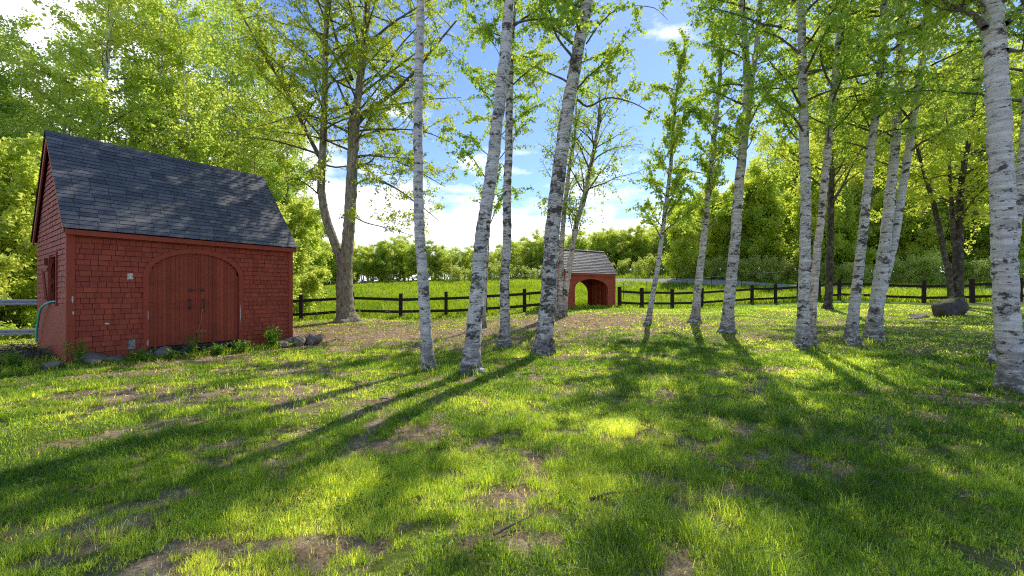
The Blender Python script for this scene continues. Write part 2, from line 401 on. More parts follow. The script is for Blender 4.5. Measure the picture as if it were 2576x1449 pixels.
dome = lambda s: math.sin(PI * min(1, .18 + s * .82)) ** .7
cone = lambda s: (1 - s) ** .8 + .06
col_ = lambda s: .55 + .45 * math.sin(PI * s) - .3 * s
def make_tree(name, label, cat, base, stems, o, trunk_m, twig_m, leaf_m, seed, group=None, rough=.035, k=14):
    """stems: list of (pts world, radii); base: world location"""
    rng = np.random.default_rng(seed)
    base = np.array(base, float)
    root = thing(name, label, cat, tuple(base), 0, group)
    tb = TB(); br = TB(); tws = []
    for si, (P, R) in enumerate(stems):
        P = np.asarray(P, float) - base
        n = max(24, int(np.linalg.norm(P[-1] - P[0]) * 9)); PP = catmull(P, n); RR = np.interp(np.linspace(0, len(P) - 1, n), np.arange(len(P)), R)
        if si == 0 or P[0][2] < .2:
            hgt = PP[:, 2] - PP[0, 2]; RR = RR * (1 + .16 * np.exp(-np.clip(hgt, 0, 9) / .2)); PP = np.vstack([PP[0] - [0, 0, .25], PP]); RR = np.r_[RR[0] * 1.15, RR]
        PP[2:] += rng.normal(0, .006, (len(PP) - 2, 3))
        tb.tube(PP, RR, k, 0, .5, rough, rng, lobe=(rng.random() * 6 if (si == 0 or P[0][2] < .2) else None))
        oo = o[si] if isinstance(o, list) else o
        if oo and oo['nb'] > 0:
            tubes, tw = grow(rng, PP, RR, oo)
            for t in tubes: br.tube(t[0], t[1], t[2], 0, .5, cap=False)
            tws += tw
    tr = tb.build('trunk', trunk_m, root, True)
    oo = o[0] if isinstance(o, list) else o
    for lm in oo.get('limbs', []):
        P = np.asarray(lm[0], float) - base; PP = catmull(P, 14); RR = np.linspace(lm[1], lm[2], 14)
        br.tube(PP, RR, 7, 0, .5, .03, rng); L = np.linalg.norm(PP[-1] - PP[0])
        tubes, tw = grow(rng, PP, RR, dict(oo, nb=lm[3], s0=.25, R=lm[4], prof=lambda s: 1.1 - .5 * s))
        for t in tubes: br.tube(t[0], t[1], t[2], 0, .5, cap=False)
        tws += tw
    if br.n: br.build('branches', twig_m, root, True)
    if oo['n'] > 0 and tws:
        tw = np.array(tws); V, Q = leaves(rng, tw, oo['n'], oo['leaf'], oo.get('sig', .06), oo.get('down', .5))
        # light and dark clumps
        c = V.reshape(-1, 4, 3)[:, 0]; cl = vn(c[:, 0] * 1.3 + 50, c[:, 2] * 1.3 + c[:, 1] * .9 + 50, seed)
        link('crown', np_mesh('crown', V, Q, leaf_m, np.clip(cl * .8 + rng.normal(.1, .2, len(Q)), 0, 1)), root)
    return root

def stem_px(path, widths, Y0, H_total=None, zb=None, lean=0., ybend=0.):
    """a stem drawn through photo pixels at depth Y0"""
    P = []; R = []
    for (px, py), w in zip(path, widths):
        P.append(W(px, py, Y0)); R.append(w / F * Y0 / 2 / math.hypot(1, (px - CX) / F))
    P = [list(p) for p in P]
    if zb is not None: P[0][2] = zb
    z0 = P[0][2]
    for p in P: p[1] += lean * (p[2] - z0)
    for p in P: p[0] *= p[1] / Y0; p[2] = EYE + (p[2] - EYE) * (p[1] / Y0)
    if H_total and P[-1][2] - P[0][2] < H_total:
        a, b_ = np.array(P[-2]), np.array(P[-1]); d = (b_ - a) / np.linalg.norm(b_ - a); rem = H_total - (P[-1][2] - P[0][2])
        for q in (.35, .7, 1.):
            P.append(list(b_ + d * rem * q + np.array([.15 * math.sin(q * 5), .1 * q, 0]) * rem * .1)); R.append(R[len(path) - 1] * (1 - q) + .012)
    return np.array(P), np.array(R)

# ================================================================== GROUND
def grid_mesh():
    def sp(a, n, p): t = np.linspace(-1, 1, n); return np.sign(t) * np.abs(t) ** p * a
    xs = sp(380, 361, 3.0); t = np.linspace(0, 1, 340); ys = -9 + 409 * t ** 3.2
    ys = np.unique(np.r_[-120, -60, -30, -15, ys])
    X, Y = np.meshgrid(xs, ys); Z = H(X, Y)
    d = dirt(X, Y)
    Z = Z - .015 * d + (fbm(X * 5, Y * 5, 3, 2) - .5) * .02
    mdw = np.clip((Y - 21.5) / 1.5, 0, 1)
    ny, nx = X.shape; i = np.arange(ny - 1)[:, None] * nx; j = np.arange(nx - 1)[None]
    Q = np.stack([i + j, i + j + 1, i + nx + j + 1, i + nx + j], -1).reshape(-1, 4)
    V = np.stack([X, Y, Z], -1).reshape(-1, 3)
    return np_mesh('ground', V, Q, M['ground'], smooth=True, extra={'dirt': d.ravel(), 'meadow': mdw.ravel()})
g = link('ground', grid_mesh()); tag(g, 'rough lawn with bare soil patches rising into a meadow', 'ground', kind='structure')

# gravel lane beyond the fence
def lane():
    ctr = catmull([(48, 22.5), (40, 26.5), (34, 29.6), (28, 33), (22, 38.5), (14, 47), (2, 57), (-10, 62)], 90); V = []
    for i, p in enumerate(ctr):
        t = ctr[min(i + 1, 89)] - ctr[max(i - 1, 0)]; t = t / np.linalg.norm(t); n = np.array([-t[1], t[0]])
        w = 1.9
        for a in np.linspace(-1, 1, 9):
            q = p + n * a * w * (1 + .08 * math.sin(i * .9 + a)); V.append((q[0], q[1], hz(*q) + .05 * (1 - a * a) + .02))
    i = np.arange(89)[:, None] * 9; j = np.arange(8)[None]
    Q = np.stack([i + j, i + j + 1, i + 9 + j + 1, i + 9 + j], -1).reshape(-1, 4)
    o = link('gravel_road', np_mesh('gravel_road', V, Q, M['gravel'], smooth=True)); tag(o, 'grey gravel lane running behind the fence', 'road', kind='structure'); return ctr
LANE = lane()
def lane_dist(x, y):
    d = np.full(np.shape(x), 1e9)
    for p in LANE[::2]: d = np.minimum(d, (x - p[0]) ** 2 + (y - p[1]) ** 2)
    return np.sqrt(d)

# shed footprints (for keeping grass out)
S1 = np.array([-9.73, 9.1]); A1 = math.atan2(.818, .575)
S2 = np.array([2.88, 22.0]); A2 = math.atan2(.534, .845)
def inside(x, y, S, A, x0, x1, y0, y1):
    u = (x - S[0]) * math.cos(A) + (y - S[1]) * math.sin(A); v = -(x - S[0]) * math.sin(A) + (y - S[1]) * math.cos(A)
    return (u > x0) & (u < x1) & (v > y0) & (v < y1)

# ------------------------------------------------------------------ grass
def blades(name, label, cat, rng, n, r0, r1, dens_fn, hgt, wid, m, tint_fn, lie=0., spread=1.06, z0=0.):
    """n candidates uniformly over a wedge r0..r1 in front of the viewpoint's side of the lawn"""
    r = np.sqrt(rng.uniform(r0 * r0, r1 * r1, n)); a = rng.uniform(-spread, spread, n)
    x = r * np.sin(a); y = r * np.cos(a)
    keep = rng.random(n) < dens_fn(x, y)
    keep &= ~inside(x, y, S1, A1, -.02, 4.8, -.02, 4.2) & ~inside(x, y, S2, A2, -.1, 3.7, -.0, 1.9)
    x = x[keep]; y = y[keep]; r = r[keep]; n = len(x)
    z = H(x, y) - .008 + z0
    cl = fbm(x * 2.6, y * 2.6, 77, 3)
    h = hgt * rng.uniform(.5, 1.25, n) * (.25 + 1.5 * cl)
    if callable(wid): w = wid(r)
    else: w = np.full(n, wid)
    w = w * rng.uniform(.7, 1.3, n)
    th = rng.uniform(0, 2 * PI, n); s = np.stack([np.cos(th), np.sin(th), np.zeros(n)], 1)
    ld = rng.uniform(0, 2 * PI, n); l = np.stack([np.cos(ld), np.sin(ld), np.zeros(n)], 1)
    bend = (rng.random(n) ** 1.3 * 1.25 + .1)[:, None] if lie == 0 else rng.uniform(lie, lie * 2.2, n)[:, None]
    up = np.array([0, 0, 1.]); hh = h[:, None]; p = np.stack([x, y, z], 1); ww = w[:, None]
    kz = 1. if lie == 0 else .22
    m1 = p + up * hh * .55 * kz + l * hh * bend * .25; tp = p + up * hh * (1 - .25 * bend) * kz + l * hh * bend
    V = np.stack([p - s * ww * .5, p + s * ww * .5, m1 + s * ww * .38, m1 - s * ww * .38, tp + s * ww * .06, tp - s * ww * .06], 1).reshape(-1, 3)
    b = np.arange(n)[:, None] * 6
    Q = np.concatenate([b + np.array([0, 1, 2, 3]), b + np.array([3, 2, 4, 5])])
    t = tint_fn(x, y, rng, n); t = np.r_[t, t]
    o = link(name, np_mesh(name, V, Q, m, np.clip(t, 0, 1))); tag(o, label, cat, kind='stuff'); return o
rg = np.random.default_rng(5)
def dens(x, y):
    d = dirt(x, y); c = fbm(x * 1.7, y * 2.2, 41, 3)
    return np.clip((1 - d) ** 1.5 * (.35 + 1.3 * c) + .045, 0, 1) * np.clip((fence_y(x) + .3 - y) * 2, 0, 1)
def fence_y(x): return np.interp(x, [-40, -10, -1, 4, 12, 15.5, 18, 23, 40], [20, 20.4, 21.6, 24, 26.6, 27.5, 25.5, 23, 19])
def tint(x, y, r, n):
    big = fbm(x * .7, y * .9, 61, 3); return .08 + .8 * (big - .1) * .85 + r.normal(0, .13, n) + np.where(r.random(n) < .16, .28 * r.random(n), 0) + .22 * dirt(x, y) * r.random(n)
blades('lawn_grass', 'short green lawn grass in the foreground', 'grass', rg, 300000, 1.4, 5.2, dens, .052, .0033, M['lawn'], tint)
blades('lawn_grass', 'green lawn grass in the middle of the yard', 'grass', rg, 270000, 5.2, 12, dens, .05, lambda r: .0012 + .0010 * r, M['lawn'], tint)
blades('lawn_grass', 'lawn grass reaching back to the fence', 'grass', rg, 250000, 12, 30, dens, .05, lambda r: .0012 * r, M['lawn'], tint)
dd = lambda x, y: np.clip(dirt(x, y) * .9 + .14, 0, 1) * (y < 22)
blades('straw_litter', 'dry straw and dead stems lying on bare soil', 'straw', rg, 75000, 1.4, 6.5, dd, .055, .0028, M['straw'], lambda x, y, r, n: r.random(n), lie=.9)
blades('straw_litter', 'dry thatch on the worn ground by the birches', 'straw', rg, 75000, 6.5, 22, dd, .07, lambda r: .0007 * r, M['straw'], lambda x, y, r, n: r.random(n), lie=.9)
def tufts(name, label, rng, nt, r0, r1, per, rad_, h0, wfn):
    r = np.sqrt(rng.uniform(r0 * r0, r1 * r1, nt)); a = rng.uniform(-1.06, 1.06, nt); x = r * np.sin(a); y = r * np.cos(a)
    cl = fbm(x * 1.3, y * 1.7, 55, 3); k = (rng.random(nt) < np.clip((1 - dirt(x, y) * .85) * (cl * 2.6 - .65), .03, 1)) & ~inside(x, y, S1, A1, -.05, 4.9, -.05, 4.3) & ~inside(x, y, S2, A2, -.1, 3.7, -.1, 2) & (y < fence_y(x) + .4)
    x = x[k]; y = y[k]; cl = cl[k]; m_ = len(x); sz = rng.uniform(.5, 1.5, m_) * (.55 + cl * .9); ct = np.clip(.30 + (fbm(x * .7, y * .9, 61, 3) - .5) * .9 + rng.normal(0, .12, m_), 0, .9)
    i = np.repeat(np.arange(m_), per); n = len(i); th = rng.uniform(0, 2 * PI, n); q = np.sqrt(rng.random(n)); o2 = np.stack([np.cos(th), np.sin(th), np.zeros(n)], 1)
    p = np.stack([x[i], y[i], np.zeros(n)], 1) + o2 * (q * rad_ * sz[i])[:, None]; p[:, 2] = H(p[:, 0], p[:, 1]) - .008
    h = (h0 * sz[i] * rng.uniform(.45, 1.15, n))[:, None]; lean = (q * .55 + rng.uniform(0, .45, n))[:, None]; l = o2 + rng.normal(0, .35, (n, 3)) * [1, 1, 0]
    w = (wfn(np.hypot(p[:, 0], p[:, 1])) * rng.uniform(.7, 1.3, n))[:, None]; s_ = np.stack([-np.sin(th + rng.normal(0, .8, n)), np.cos(th), np.zeros(n)], 1); up = np.array([0, 0, 1.])
    m1 = p + up * h * .6 + l * h * lean * .3; tp = p + up * h * (1 - .3 * lean) + l * h * lean
    V = np.stack([p - s_ * w * .5, p + s_ * w * .5, m1 + s_ * w * .4, m1 - s_ * w * .4, tp + s_ * w * .05, tp - s_ * w * .05], 1).reshape(-1, 3); b = np.arange(n)[:, None] * 6
    Q = np.concatenate([b + np.array([0, 1, 2, 3]), b + np.array([3, 2, 4, 5])]); t = np.clip(ct[i] + rng.normal(0, .13, n) - .1, 0, 1)
    o = link(name, np_mesh(name, V, Q, M['lawn'], np.r_[t, t])); tag(o, label, 'grass', kind='stuff')
tufts('grass_tufts', 'clumps of longer grass standing out of the near lawn', np.random.default_rng(71), 9500, 1.4, 6, 30, .045, .085, lambda r: .0032 + 0 * r)
tufts('grass_tufts', 'clumps of longer grass in the middle of the lawn', np.random.default_rng(72), 22000, 6, 14, 14, .06, .085, lambda r: .0009 * r)
def litter():
    rng = np.random.default_rng(9); n = 60000; r = np.sqrt(rng.uniform(2, 420, n)); a = rng.uniform(-1.06, 1.06, n); x = r * np.sin(a); y = r * np.cos(a)
    k = (rng.random(n) < .10 + .8 * dirt(x, y)) & (y < 21) & ~inside(x, y, S1, A1, -.02, 4.9, -.02, 4.2); x = x[k]; y = y[k]; r = r[k]
    V, Q = leaf_quads(rng, np.stack([x, y, H(x, y) + .012], 1), .03, 0, .35); V = V.reshape(-1, 4, 3); c = V[:, :1]; sc2 = (.6 + .09 * r)[:, None, None]; V = c + (V - c) * np.array([1, 1, .35]) * sc2
    o = link('leaf_litter', np_mesh('leaf_litter', V.reshape(-1, 3), Q, M['litter'], rng.random(len(Q)))); tag(o, 'dead brown leaves and bark flakes scattered over the lawn', 'leaf litter', kind='stuff')
M['litter'] = grass_mat('dead_leaves', [(.07, .045, .03), (.20, .12, .07), (.34, .24, .15), (.55, .48, .40)])
litter()
def clover():
    rng = np.random.default_rng(19); m_ = 900; r = np.sqrt(rng.uniform(3.5, 190, m_)); a = rng.uniform(-1.06, 1.06, m_); cx = r * np.sin(a); cy_ = r * np.cos(a); k = (dirt(cx, cy_) < .5) & ~inside(cx, cy_, S1, A1, -.3, 5, -.4, 4.4); cx = cx[k]; cy_ = cy_[k]; n = len(cx) * 34
    i = rng.integers(0, len(cx), n); sp_ = rng.uniform(.05, .16, len(cx))[i]; x = cx[i] + rng.normal(0, 1, n) * sp_; y = cy_[i] + rng.normal(0, 1, n) * sp_
    V, Q = leaf_quads(rng, np.stack([x, y, H(x, y) + rng.uniform(.015, .05, n)], 1), .034, 0, .42); V = V.reshape(-1, 4, 3); c = V[:, :1]; V = c + (V - c) * np.array([1, 1, .45])
    o = link('clover', np_mesh('clover', V.reshape(-1, 3), Q, M['weed_leaf'], rng.random(n))); tag(o, 'low broad-leaved clover and weeds spread through the lawn', 'clover', kind='stuff')
clover()
def tuft_dens(x, y):  # longer fringe along the fence, small shed and trunk feet
    e = np.exp(-((y - fence_y(x)) / .45) ** 2) * .8
    for (tx, ty) in TRUNKS: e = np.maximum(e, .55 * np.exp(-(((x - tx) / .38) ** 2 + ((y - ty + .1) / .33) ** 2)))
    e = np.maximum(e, .9 * inside(x, y, S1, A1, -.5, 4.9, -.75, 0) * (fbm(x * 2, y * 2, 8, 2) > .42))
    e = np.maximum(e, .95 * inside(x, y, S1, A1, -1.9, 0.1, -.9, 3.2) * (fbm(x * 2, y * 2, 8, 2) > .33))
    e = np.maximum(e, .7 * inside(x, y, S2, A2, -.4, 3.9, -.45, .0))
    return e
TRUNKS = [at(*q)[:2] for q in [(1078, 930), (1188, 935), (1268, 875), (1365, 888), (1408, 793), (1628, 815), (1750, 808), (1830, 833), (2018, 873), (2040, 870), (2140, 858), (2198, 850), (2545, 985), (2497, 915), (2083, 775), (870, 805), (2415, 800)]]
blades('tall_grass', 'longer grass tufts along the fence, trunks and shed walls', 'grass', rg, 700000, 5, 29, tuft_dens, .17, lambda r: .0011 * r, M['lawn'], lambda x, y, r, n: r.normal(.28, .16, n))
def mdens(x, y):
    return np.clip((y - fence_y(x) + .2) * 1.5, 0, 1) * (lane_dist(x, y) > 1.75) * (.4 + .8 * fbm(x * .6, y * .6, 90, 3)) * (y < 66) * (x > -19 - .1 * y)
blades('meadow_grass', 'tall bright green meadow grass beyond the fence', 'grass', rg, 420000, 18, 40, mdens, .42, lambda r: .0012 * r, M['meadow'], lambda x, y, r, n: .15 + .8 * (fbm(x * .35, y * .8, 91, 3) - .2) + r.normal(0, .15, n))
blades('meadow_grass', 'far meadow grass below the treeline', 'grass', rg, 260000, 40, 72, mdens, .38, lambda r: .0015 * r, M['meadow'], lambda x, y, r, n: .15 + .9 * (fbm(x * .25, y * .6, 92, 3) - .2) + r.normal(0, .15, n), spread=.85)

# ================================================================== RED SHED
def shingles(tb, f, u0, u1, z0, z1, zb, zt, expo, rng, wmin=.10, wmax=.24, th=.017, gp=.007, step=.05, skip=None):
    """courses of lapped shingles on a wall; f(u,z,d)->point; zb/zt clip functions"""
    z = z0
    while z < z1:
        u = u0 - rng.random() * .1
        top = z + expo
        while u < u1:
            w = rng.uniform(wmin, wmax); a, b_ = max(u, u0), min(u + w - .007, u1); u += w
            if b_ - a < .01: continue
            t = np.clip(rng.normal(.5, .22), 0, 1); dz = rng.uniform(-.003, .003); thk = th * rng.uniform(.8, 1.25)
            uni = abs(zb(a) - zb((a + b_) / 2)) < 1e-6 and abs(zb(a) - zb(b_)) < 1e-6 and zt(a) > top and zt(b_) > top
            us = [a, b_] if uni else list(np.linspace(a, b_, max(2, int((b_ - a) / step) + 2)))
            for p, q in zip(us[:-1], us[1:]):
                lo = [max(z + dz, zb(p)), max(z + dz, zb(q))]; hi = [min(top - gp, zt(p)), min(top - gp, zt(q))]
                if hi[0] <= lo[0] + .002 and hi[1] <= lo[1] + .002: continue
                hi = [max(hi[0], lo[0]), max(hi[1], lo[1])]
                if skip and skip((p + q) / 2, (lo[0] + hi[0]) / 2): continue
                tb.quad([f(p, lo[0], thk), f(q, lo[1], thk), f(q, hi[1], .002), f(p, hi[0], .002)], t)
                tb.quad([f(p, lo[0], 0), f(q, lo[1], 0), f(q, lo[1], thk), f(p, lo[0], thk)], 0, 1)  # butt edge in the near-black slot, painting the shadow under each course
            tb.quad([f(a, max(z, zb(a)), 0), f(a, max(z, zb(a)), thk), f(a, min(top, zt(a)), .002), f(a, min(top, zt(a)), 0)], 0, 1) if zt(a) > z and zb(a) < top and not (skip and skip(a, z + .01)) else None
        z = top
def arch_outline(c, hw, spring, top, n=28, bottom=None):
    """list of (u,z) going up the left jamb, round, down the right"""
    pts = [(c - hw, bottom)] if bottom is not None else []
    for k in range(n + 1):
        a = PI - PI * k / n; pts.append((c + hw * math.cos(a), spring + (top - spring) * math.sin(a)))
    if bottom is not None: pts.append((c + hw, bottom))
    return pts
def archz(u, c, hw, spring, top):
    return spring + (top - spring) * math.sqrt(max(0, 1 - ((u - c) / hw) ** 2)) if abs(u - c) < hw else -9.
rs = np.random.default_rng(11)
def big_shed():
    L, D, WH, RZ = 4.84, 4.2, 2.93, 5.30
    M['gap'] = M.get('gap') or plain('gap_shade', (.018, .008, .007), .95, .05)  # near-black colour standing in for shade between and under the shingles
    root = thing('shed', 'large dark red shingled shed with black roof and arched double doors', 'shed', (S1[0], S1[1], 0), A1)
    fr = lambda u, z, d: (u, -d, z)
    big = lambda u: 99.; neg = lambda u: -9.
    DC, DH, SP, TP, DB = 2.36, .99, 1.98, 2.58, .20
    # front wall
    t = TB()
    shingles(t, fr, .0, L, -.06, WH, lambda u: archz(u, DC, DH + .07, SP, TP + .07), big, .124, rs)
    bz = TB()
    for k in range(60):
        a, b_ = L * k / 60, L * (k + 1) / 60; za = max(.0, archz((a + b_) / 2, DC, DH, SP, TP)); bz.box(a, b_, .0, .09, za if za > .1 else -.06, WH, .2, 1)  # backing coloured near-black so the slits read as shadow lines
    t.V += bz.V; t.Q += [q + t.n for q in bz.Q]; t.t += bz.t; t.m += bz.m; t.n += bz.n
    t.build('wall', [M['red_shingle'], M['gap']], root)
    # gable walls
    rl = lambda v: WH + .05 + (RZ - WH - .12) * (1 - abs(v - D / 2) / (D / 2))
    win = (1.22, 2.05, 1.28, 2.46)
    sk = lambda v, z: win[0] < v < win[1] and win[2] < z < win[3]
    for side in (0, 1):
        t = TB(); f = (lambda v, z, d: (-d, v, z)) if side == 0 else (lambda v, z, d: (L + d, v, z))
        shingles(t, f, 0, D, -.06, RZ, neg, rl, .124, rs, skip=sk if side == 0 else None, wmin=.12 if side else .11)
        xa, xb = (.001, .06) if side == 0 else (L - .06, L - .001)
        for k in range(42):
            a, b_ = max(.095, D * k / 42), min(D - .095, D * (k + 1) / 42)
            if b_ <= a: continue
            zt = rl((a + b_) / 2)
            if side == 0 and win[0] - .03 < (a + b_) / 2 < win[1] + .03:
                t.box(xa, xb, a, b_, -.06, win[2], .2, 1); t.box(xa, xb, a, b_, win[3], zt, .2, 1)
            else: t.box(xa, xb, a, b_, -.06, zt, .2, 1)
        t.build('gable', [M['red_shingle'], M['gap']], root)
    t = TB(); t.box(.0, L, D - .08, D, .02, WH, .3); t.build('wall', [M['red_shingle'], M['gap']], root)
    t = TB(); t.box(.07, L - .07, .1, D - .09, .03, .10); t.build('floor_boards', M['inside'], root)
    # corner boards
    for (a, b_, c, d) in ((-.035, .10, -.035, -.012), (L - .10, L + .035, -.035, -.012)):
        t = TB(); t.box(a, b_, c, d, -.07, WH, .55); t.bevelled('corner_board', M['red_board'], root, .004)
    t = TB(); t.box(-.037, -.014, -.012, .11, -.07, WH, .5); t.bevelled('corner_board', M['red_board'], root, .004)
    t = TB(); t.box(L + .014, L + .037, -.012, .11, -.07, WH, .5); t.bevelled('corner_board', M['red_board'], root, .004)
    # roof
    oh, og = .17, .10; sl = (RZ - WH) / (D / 2)
    ez = WH + .08 - oh * sl * .35
    ang = math.atan(sl); ln = (D / 2 + oh) / math.cos(ang)
    nrm = (-math.sin(ang), math.cos(ang))
    def rf(u, s, d, side):
        y = -oh + s * math.cos(ang) + nrm[0] * d; z = ez + s * math.sin(ang) + nrm[1] * d
        return (u, y if side == 0 else D - y, z)
    ztop = ez + ln * math.sin(ang)
    for side in (0, 1):
        t = TB(); f = lambda u, s, d, side=side: rf(u, s, d + .03, side)
        c = [rf(a, s, d, side) for d in (-.012, .030) for s in (0, ln) for a in (-og, L + og)]
        t.V.append(np.array(c)); t.Q.append(np.array([(0, 1, 3, 2), (4, 6, 7, 5), (0, 4, 5, 1), (0, 2, 6, 4), (1, 5, 7, 3)]) + t.n); t.t.append([.0] * 5); t.m.append([1] * 5); t.n += 8
        shingles(t, f, -og - .01, L + og + .01, -.02, ln, neg, lambda u: ln, .142, rs, .30, .34, .009)
        t.build('roof', [M['roof'], M['gap']], root)
    t = TB()
    for k in range(20):
        a = -og - .015 + (L + 2 * og + .03) * k / 20; b_ = a + (L + 2 * og + .03) / 20
        for sg in (-1, 1):
            y0 = D / 2; t.quad([(a, y0, ztop + .055), (b_, y0, ztop + .062), (b_, y0 + sg * .11, ztop + .062 - .11 * sl + .01), (a, y0 + sg * .11, ztop + .055 - .11 * sl + .01)], rs.uniform(.1, .5))
    t.build('ridge_cap', M['roof'], root)
    # fascia and rakes
    t = TB(); t.box(-.07, L + .085, -oh - .0, -oh + .028, ez - .13, ez - .014, .6); t.bevelled('fascia', M['red_board'], root, .004)
    t = TB(); t.box(-.03, L + .05, -oh + .029, -.036, ez - .12, ez - .10, .3); t.build('soffit', M['red_board'], root)
    for xa in (-.085, L + .055):
        for side in (0, 1):
            t = TB(); c = []
            for x in (xa, xa + .03):
                for s, d in ((.02, -.15), (ln - .02, -.15), (ln - .02, -.014), (.02, -.014)): c.append(rf(x, s, d, side))
            t.V.append(np.array(c)); t.Q.append(np.array([(0, 1, 2, 3), (7, 6, 5, 4), (0, 4, 5, 1), (3, 2, 6, 7), (0, 3, 7, 4), (1, 5, 6, 2)])); t.t.append([.5] * 6); t.m.append([0] * 6); t.n += 8
            t.build('rake_board', M['red_board'], root)
    # arch trim
    t = TB(); inn = arch_outline(DC, DH, SP, TP, 30, DB - .12); out = arch_outline(DC, DH + .115, SP, TP + .115, 30, DB - .12)
    t.prism(list(zip(inn, out)), fr, .012, .034, .6); t.prism(list(zip(inn, [(DC + (u - DC) * 1.0001, z) for u, z in inn])), fr, -.06, .034, .3)
    t.build('door_frame', M['red_board'], root)
    # doors: vertical planks
    dt = TB(); hinge = None
    for di, (a, b_) in enumerate(((DC - DH, DC - .005), (DC + .008, DC + DH))):
        t = TB(); n = 11; e = np.linspace(a, b_, n + 1)
        for k in range(n):
            u0, u1 = e[k], e[k + 1] - .005; tt = float(np.clip(rs.normal(.5, .25), 0, 1)); dd_ = rs.uniform(-.003, .003) + (-.004 if di else 0)
            for p, q in zip(np.linspace(u0, u1, 4)[:-1], np.linspace(u0, u1, 4)[1:]):
                za = archz(p, DC, DH, SP, TP); zb = archz(q, DC, DH, SP, TP)
                za, zb = max(za, SP * .5), max(zb, SP * .5); za = SP if za < SP else za; zb = SP if zb < SP else zb
                c = [(p, .035 + dd_, DB), (q, .035 + dd_, DB), (q, .035 + dd_, zb), (p, .035 + dd_, za)]; t.quad(c, tt)
            for uu in (u0, u1): t.quad([(uu, .035 + dd_, DB), (uu, .06, DB), (uu, .06, archz(uu, DC, DH, SP, TP) if abs(uu - DC) < DH * .999 else SP), (uu, .035 + dd_, archz(uu, DC, DH, SP, TP) if abs(uu - DC) < DH * .999 else SP)], 0)
        # backing
        bk = arch_outline(DC, DH, SP, TP, 30)
        pts = [p for p in bk if (a - .001 <= p[0] <= b_ + .001)]
        for p, q in zip(pts[:-1], pts[1:]): t.quad([(p[0], .062, DB), (q[0], .062, DB), (q[0], .062, q[1]), (p[0], .062, p[1])], 0)
        d_o = t.build('door', M['door_board'], root)
        hx = DC - .16 if di == 0 else DC + .15
        h = TB(); P = [(hx, .03, 1.36), (hx, -.03, 1.34), (hx + .008, -.045, 1.26), (hx + .004, -.04, 1.19), (hx, -.02, 1.14), (hx, .03, 1.13)]
        h.tube(catmull(P, 14), [.018] * 14, 8); h.build('handle', M['iron'], d_o, True)
    t = TB(); t.box(DC - .17, DC + .17, .005, .028, 1.60, 1.625); t.box(DC - .15, DC - .12, .004, .030, 1.57, 1.655); t.box(DC + .12, DC + .15, .004, .030, 1.57, 1.655); t.bevelled('latch', M['iron'], root, .003)
    t = TB(); t.box(DC - .014, DC - .004, .0, .034, .5, 2.55, .9); t.build('astragal', M['red_orange'], root)
    # rope
    t = TB(); P = [(DC + .20, .0, 1.12), (DC + .13, -.01, 1.13), (DC + .12, -.008, 1.10), (DC + .11, .01, .95), (DC + .10, .015, .80), (DC + .06, .01, .68), (DC + .04, .015, .55), (DC - .01, .0, .53), (DC - .01, -.005, .49), (DC + .04, .01, .50), (DC + .14, .0, .55), (DC + .2, .0, .53), (DC + .15, -.01, .5), (DC + .05, .0, .525)]
    t.tube(catmull(P, 70), [.0075] * 70, 6); t.build('rope', M['rope'], root, True)
    # sill
    t = TB(); t.box(DC - DH - .03, DC + DH + .03, -.07, .10, .08, .185); t.bevelled('door_sill', M['black'], root, .012)
    # patches of bare paint and tin
    for i, (u, z, w, h_, mm) in enumerate(((1.02, 1.94, .11, .15, 'white'), (1.05, .30, .13, .24, 'tin'), (.62, .83, .09, .05, 'white'), (.06, .95 + .45, .035, .16, 'white'), (.07, 1.1, .03, .08, 'white'), (3.52 - .13, .95, .02, .5, 'white'), (1.36 - .02, .32, .03, .14, 'white'), (1.345, 1.0, .016, .25, 'white'))):
        t = TB(); n = 9; ang_ = np.linspace(0, 2 * PI, n, endpoint=False); rr = rs.uniform(.75, 1.15, n) if mm == 'white' else np.ones(n)
        d = .0165 if .11 < u < 1.2 else .0365
        if mm == 'tin' or (i == 0): pts = [(u - w / 2, z - h_ / 2), (u + w / 2, z - h_ / 2 + .01), (u + w / 2 - .004, z + h_ / 2), (u - w / 2 + .005, z + h_ / 2 - .006)]
        else: pts = [(u + math.cos(a) * w / 2 * r, z + math.sin(a) * h_ / 2 * r) for a, r in zip(ang_, rr)]
        c = (u, -d - .002, z)
        for p, q in zip(pts, pts[1:] + pts[:1]): t.quad([c, (p[0], -d, p[1]), ((p[0] + q[0]) / 2, -d, (p[1] + q[1]) / 2), (q[0], -d, q[1])])
        t.build('patch', M[mm], root)
    # smooth panel under the window
    t = TB(); t.box(-.034, -.012, .12, 3.4, .10, 1.24, .55); t.bevelled('plywood_panel', M['red_board'], root, .004)
    # window opening frame, shutter, brace
    t = TB(); a, b_, c, d = win
    t.box(-.04, .05, a - .05, a, c - .05, d + .05, .5); t.box(-.04, .05, b_, b_ + .05, c - .05, d + .05, .5); t.box(-.04, .05, a, b_, d, d + .05, .5); t.box(-.05, .05, a, b_, c - .05, c, .5)
    wf = t.build('window', M['red_board'], root)
    t = TB()
    for k in range(3):
        t.box(-.055, -.030, b_ + .06 + k * .22, b_ + .27 + k * .22, c + .02, d - .22 - .0 * k, .2 + .25 * k)
    t.box(-.075, -.055, b_ + .06, b_ + .70, d - .38, d - .30, .1); t.box(-.075, -.055, b_ + .06, b_ + .70, c + .08, c + .16, .1)
    t.tube([(-.07, b_ + .62, d - .34), (-.07, b_ + .12, c + .12)], [.035, .035], 4); t.box(-.12, -.05, b_ - .0, b_ + .10, d - .24, d - .06, 0)
    t.bevelled('shutter', M['door_board'], root, .004)
    return root
big_shed()
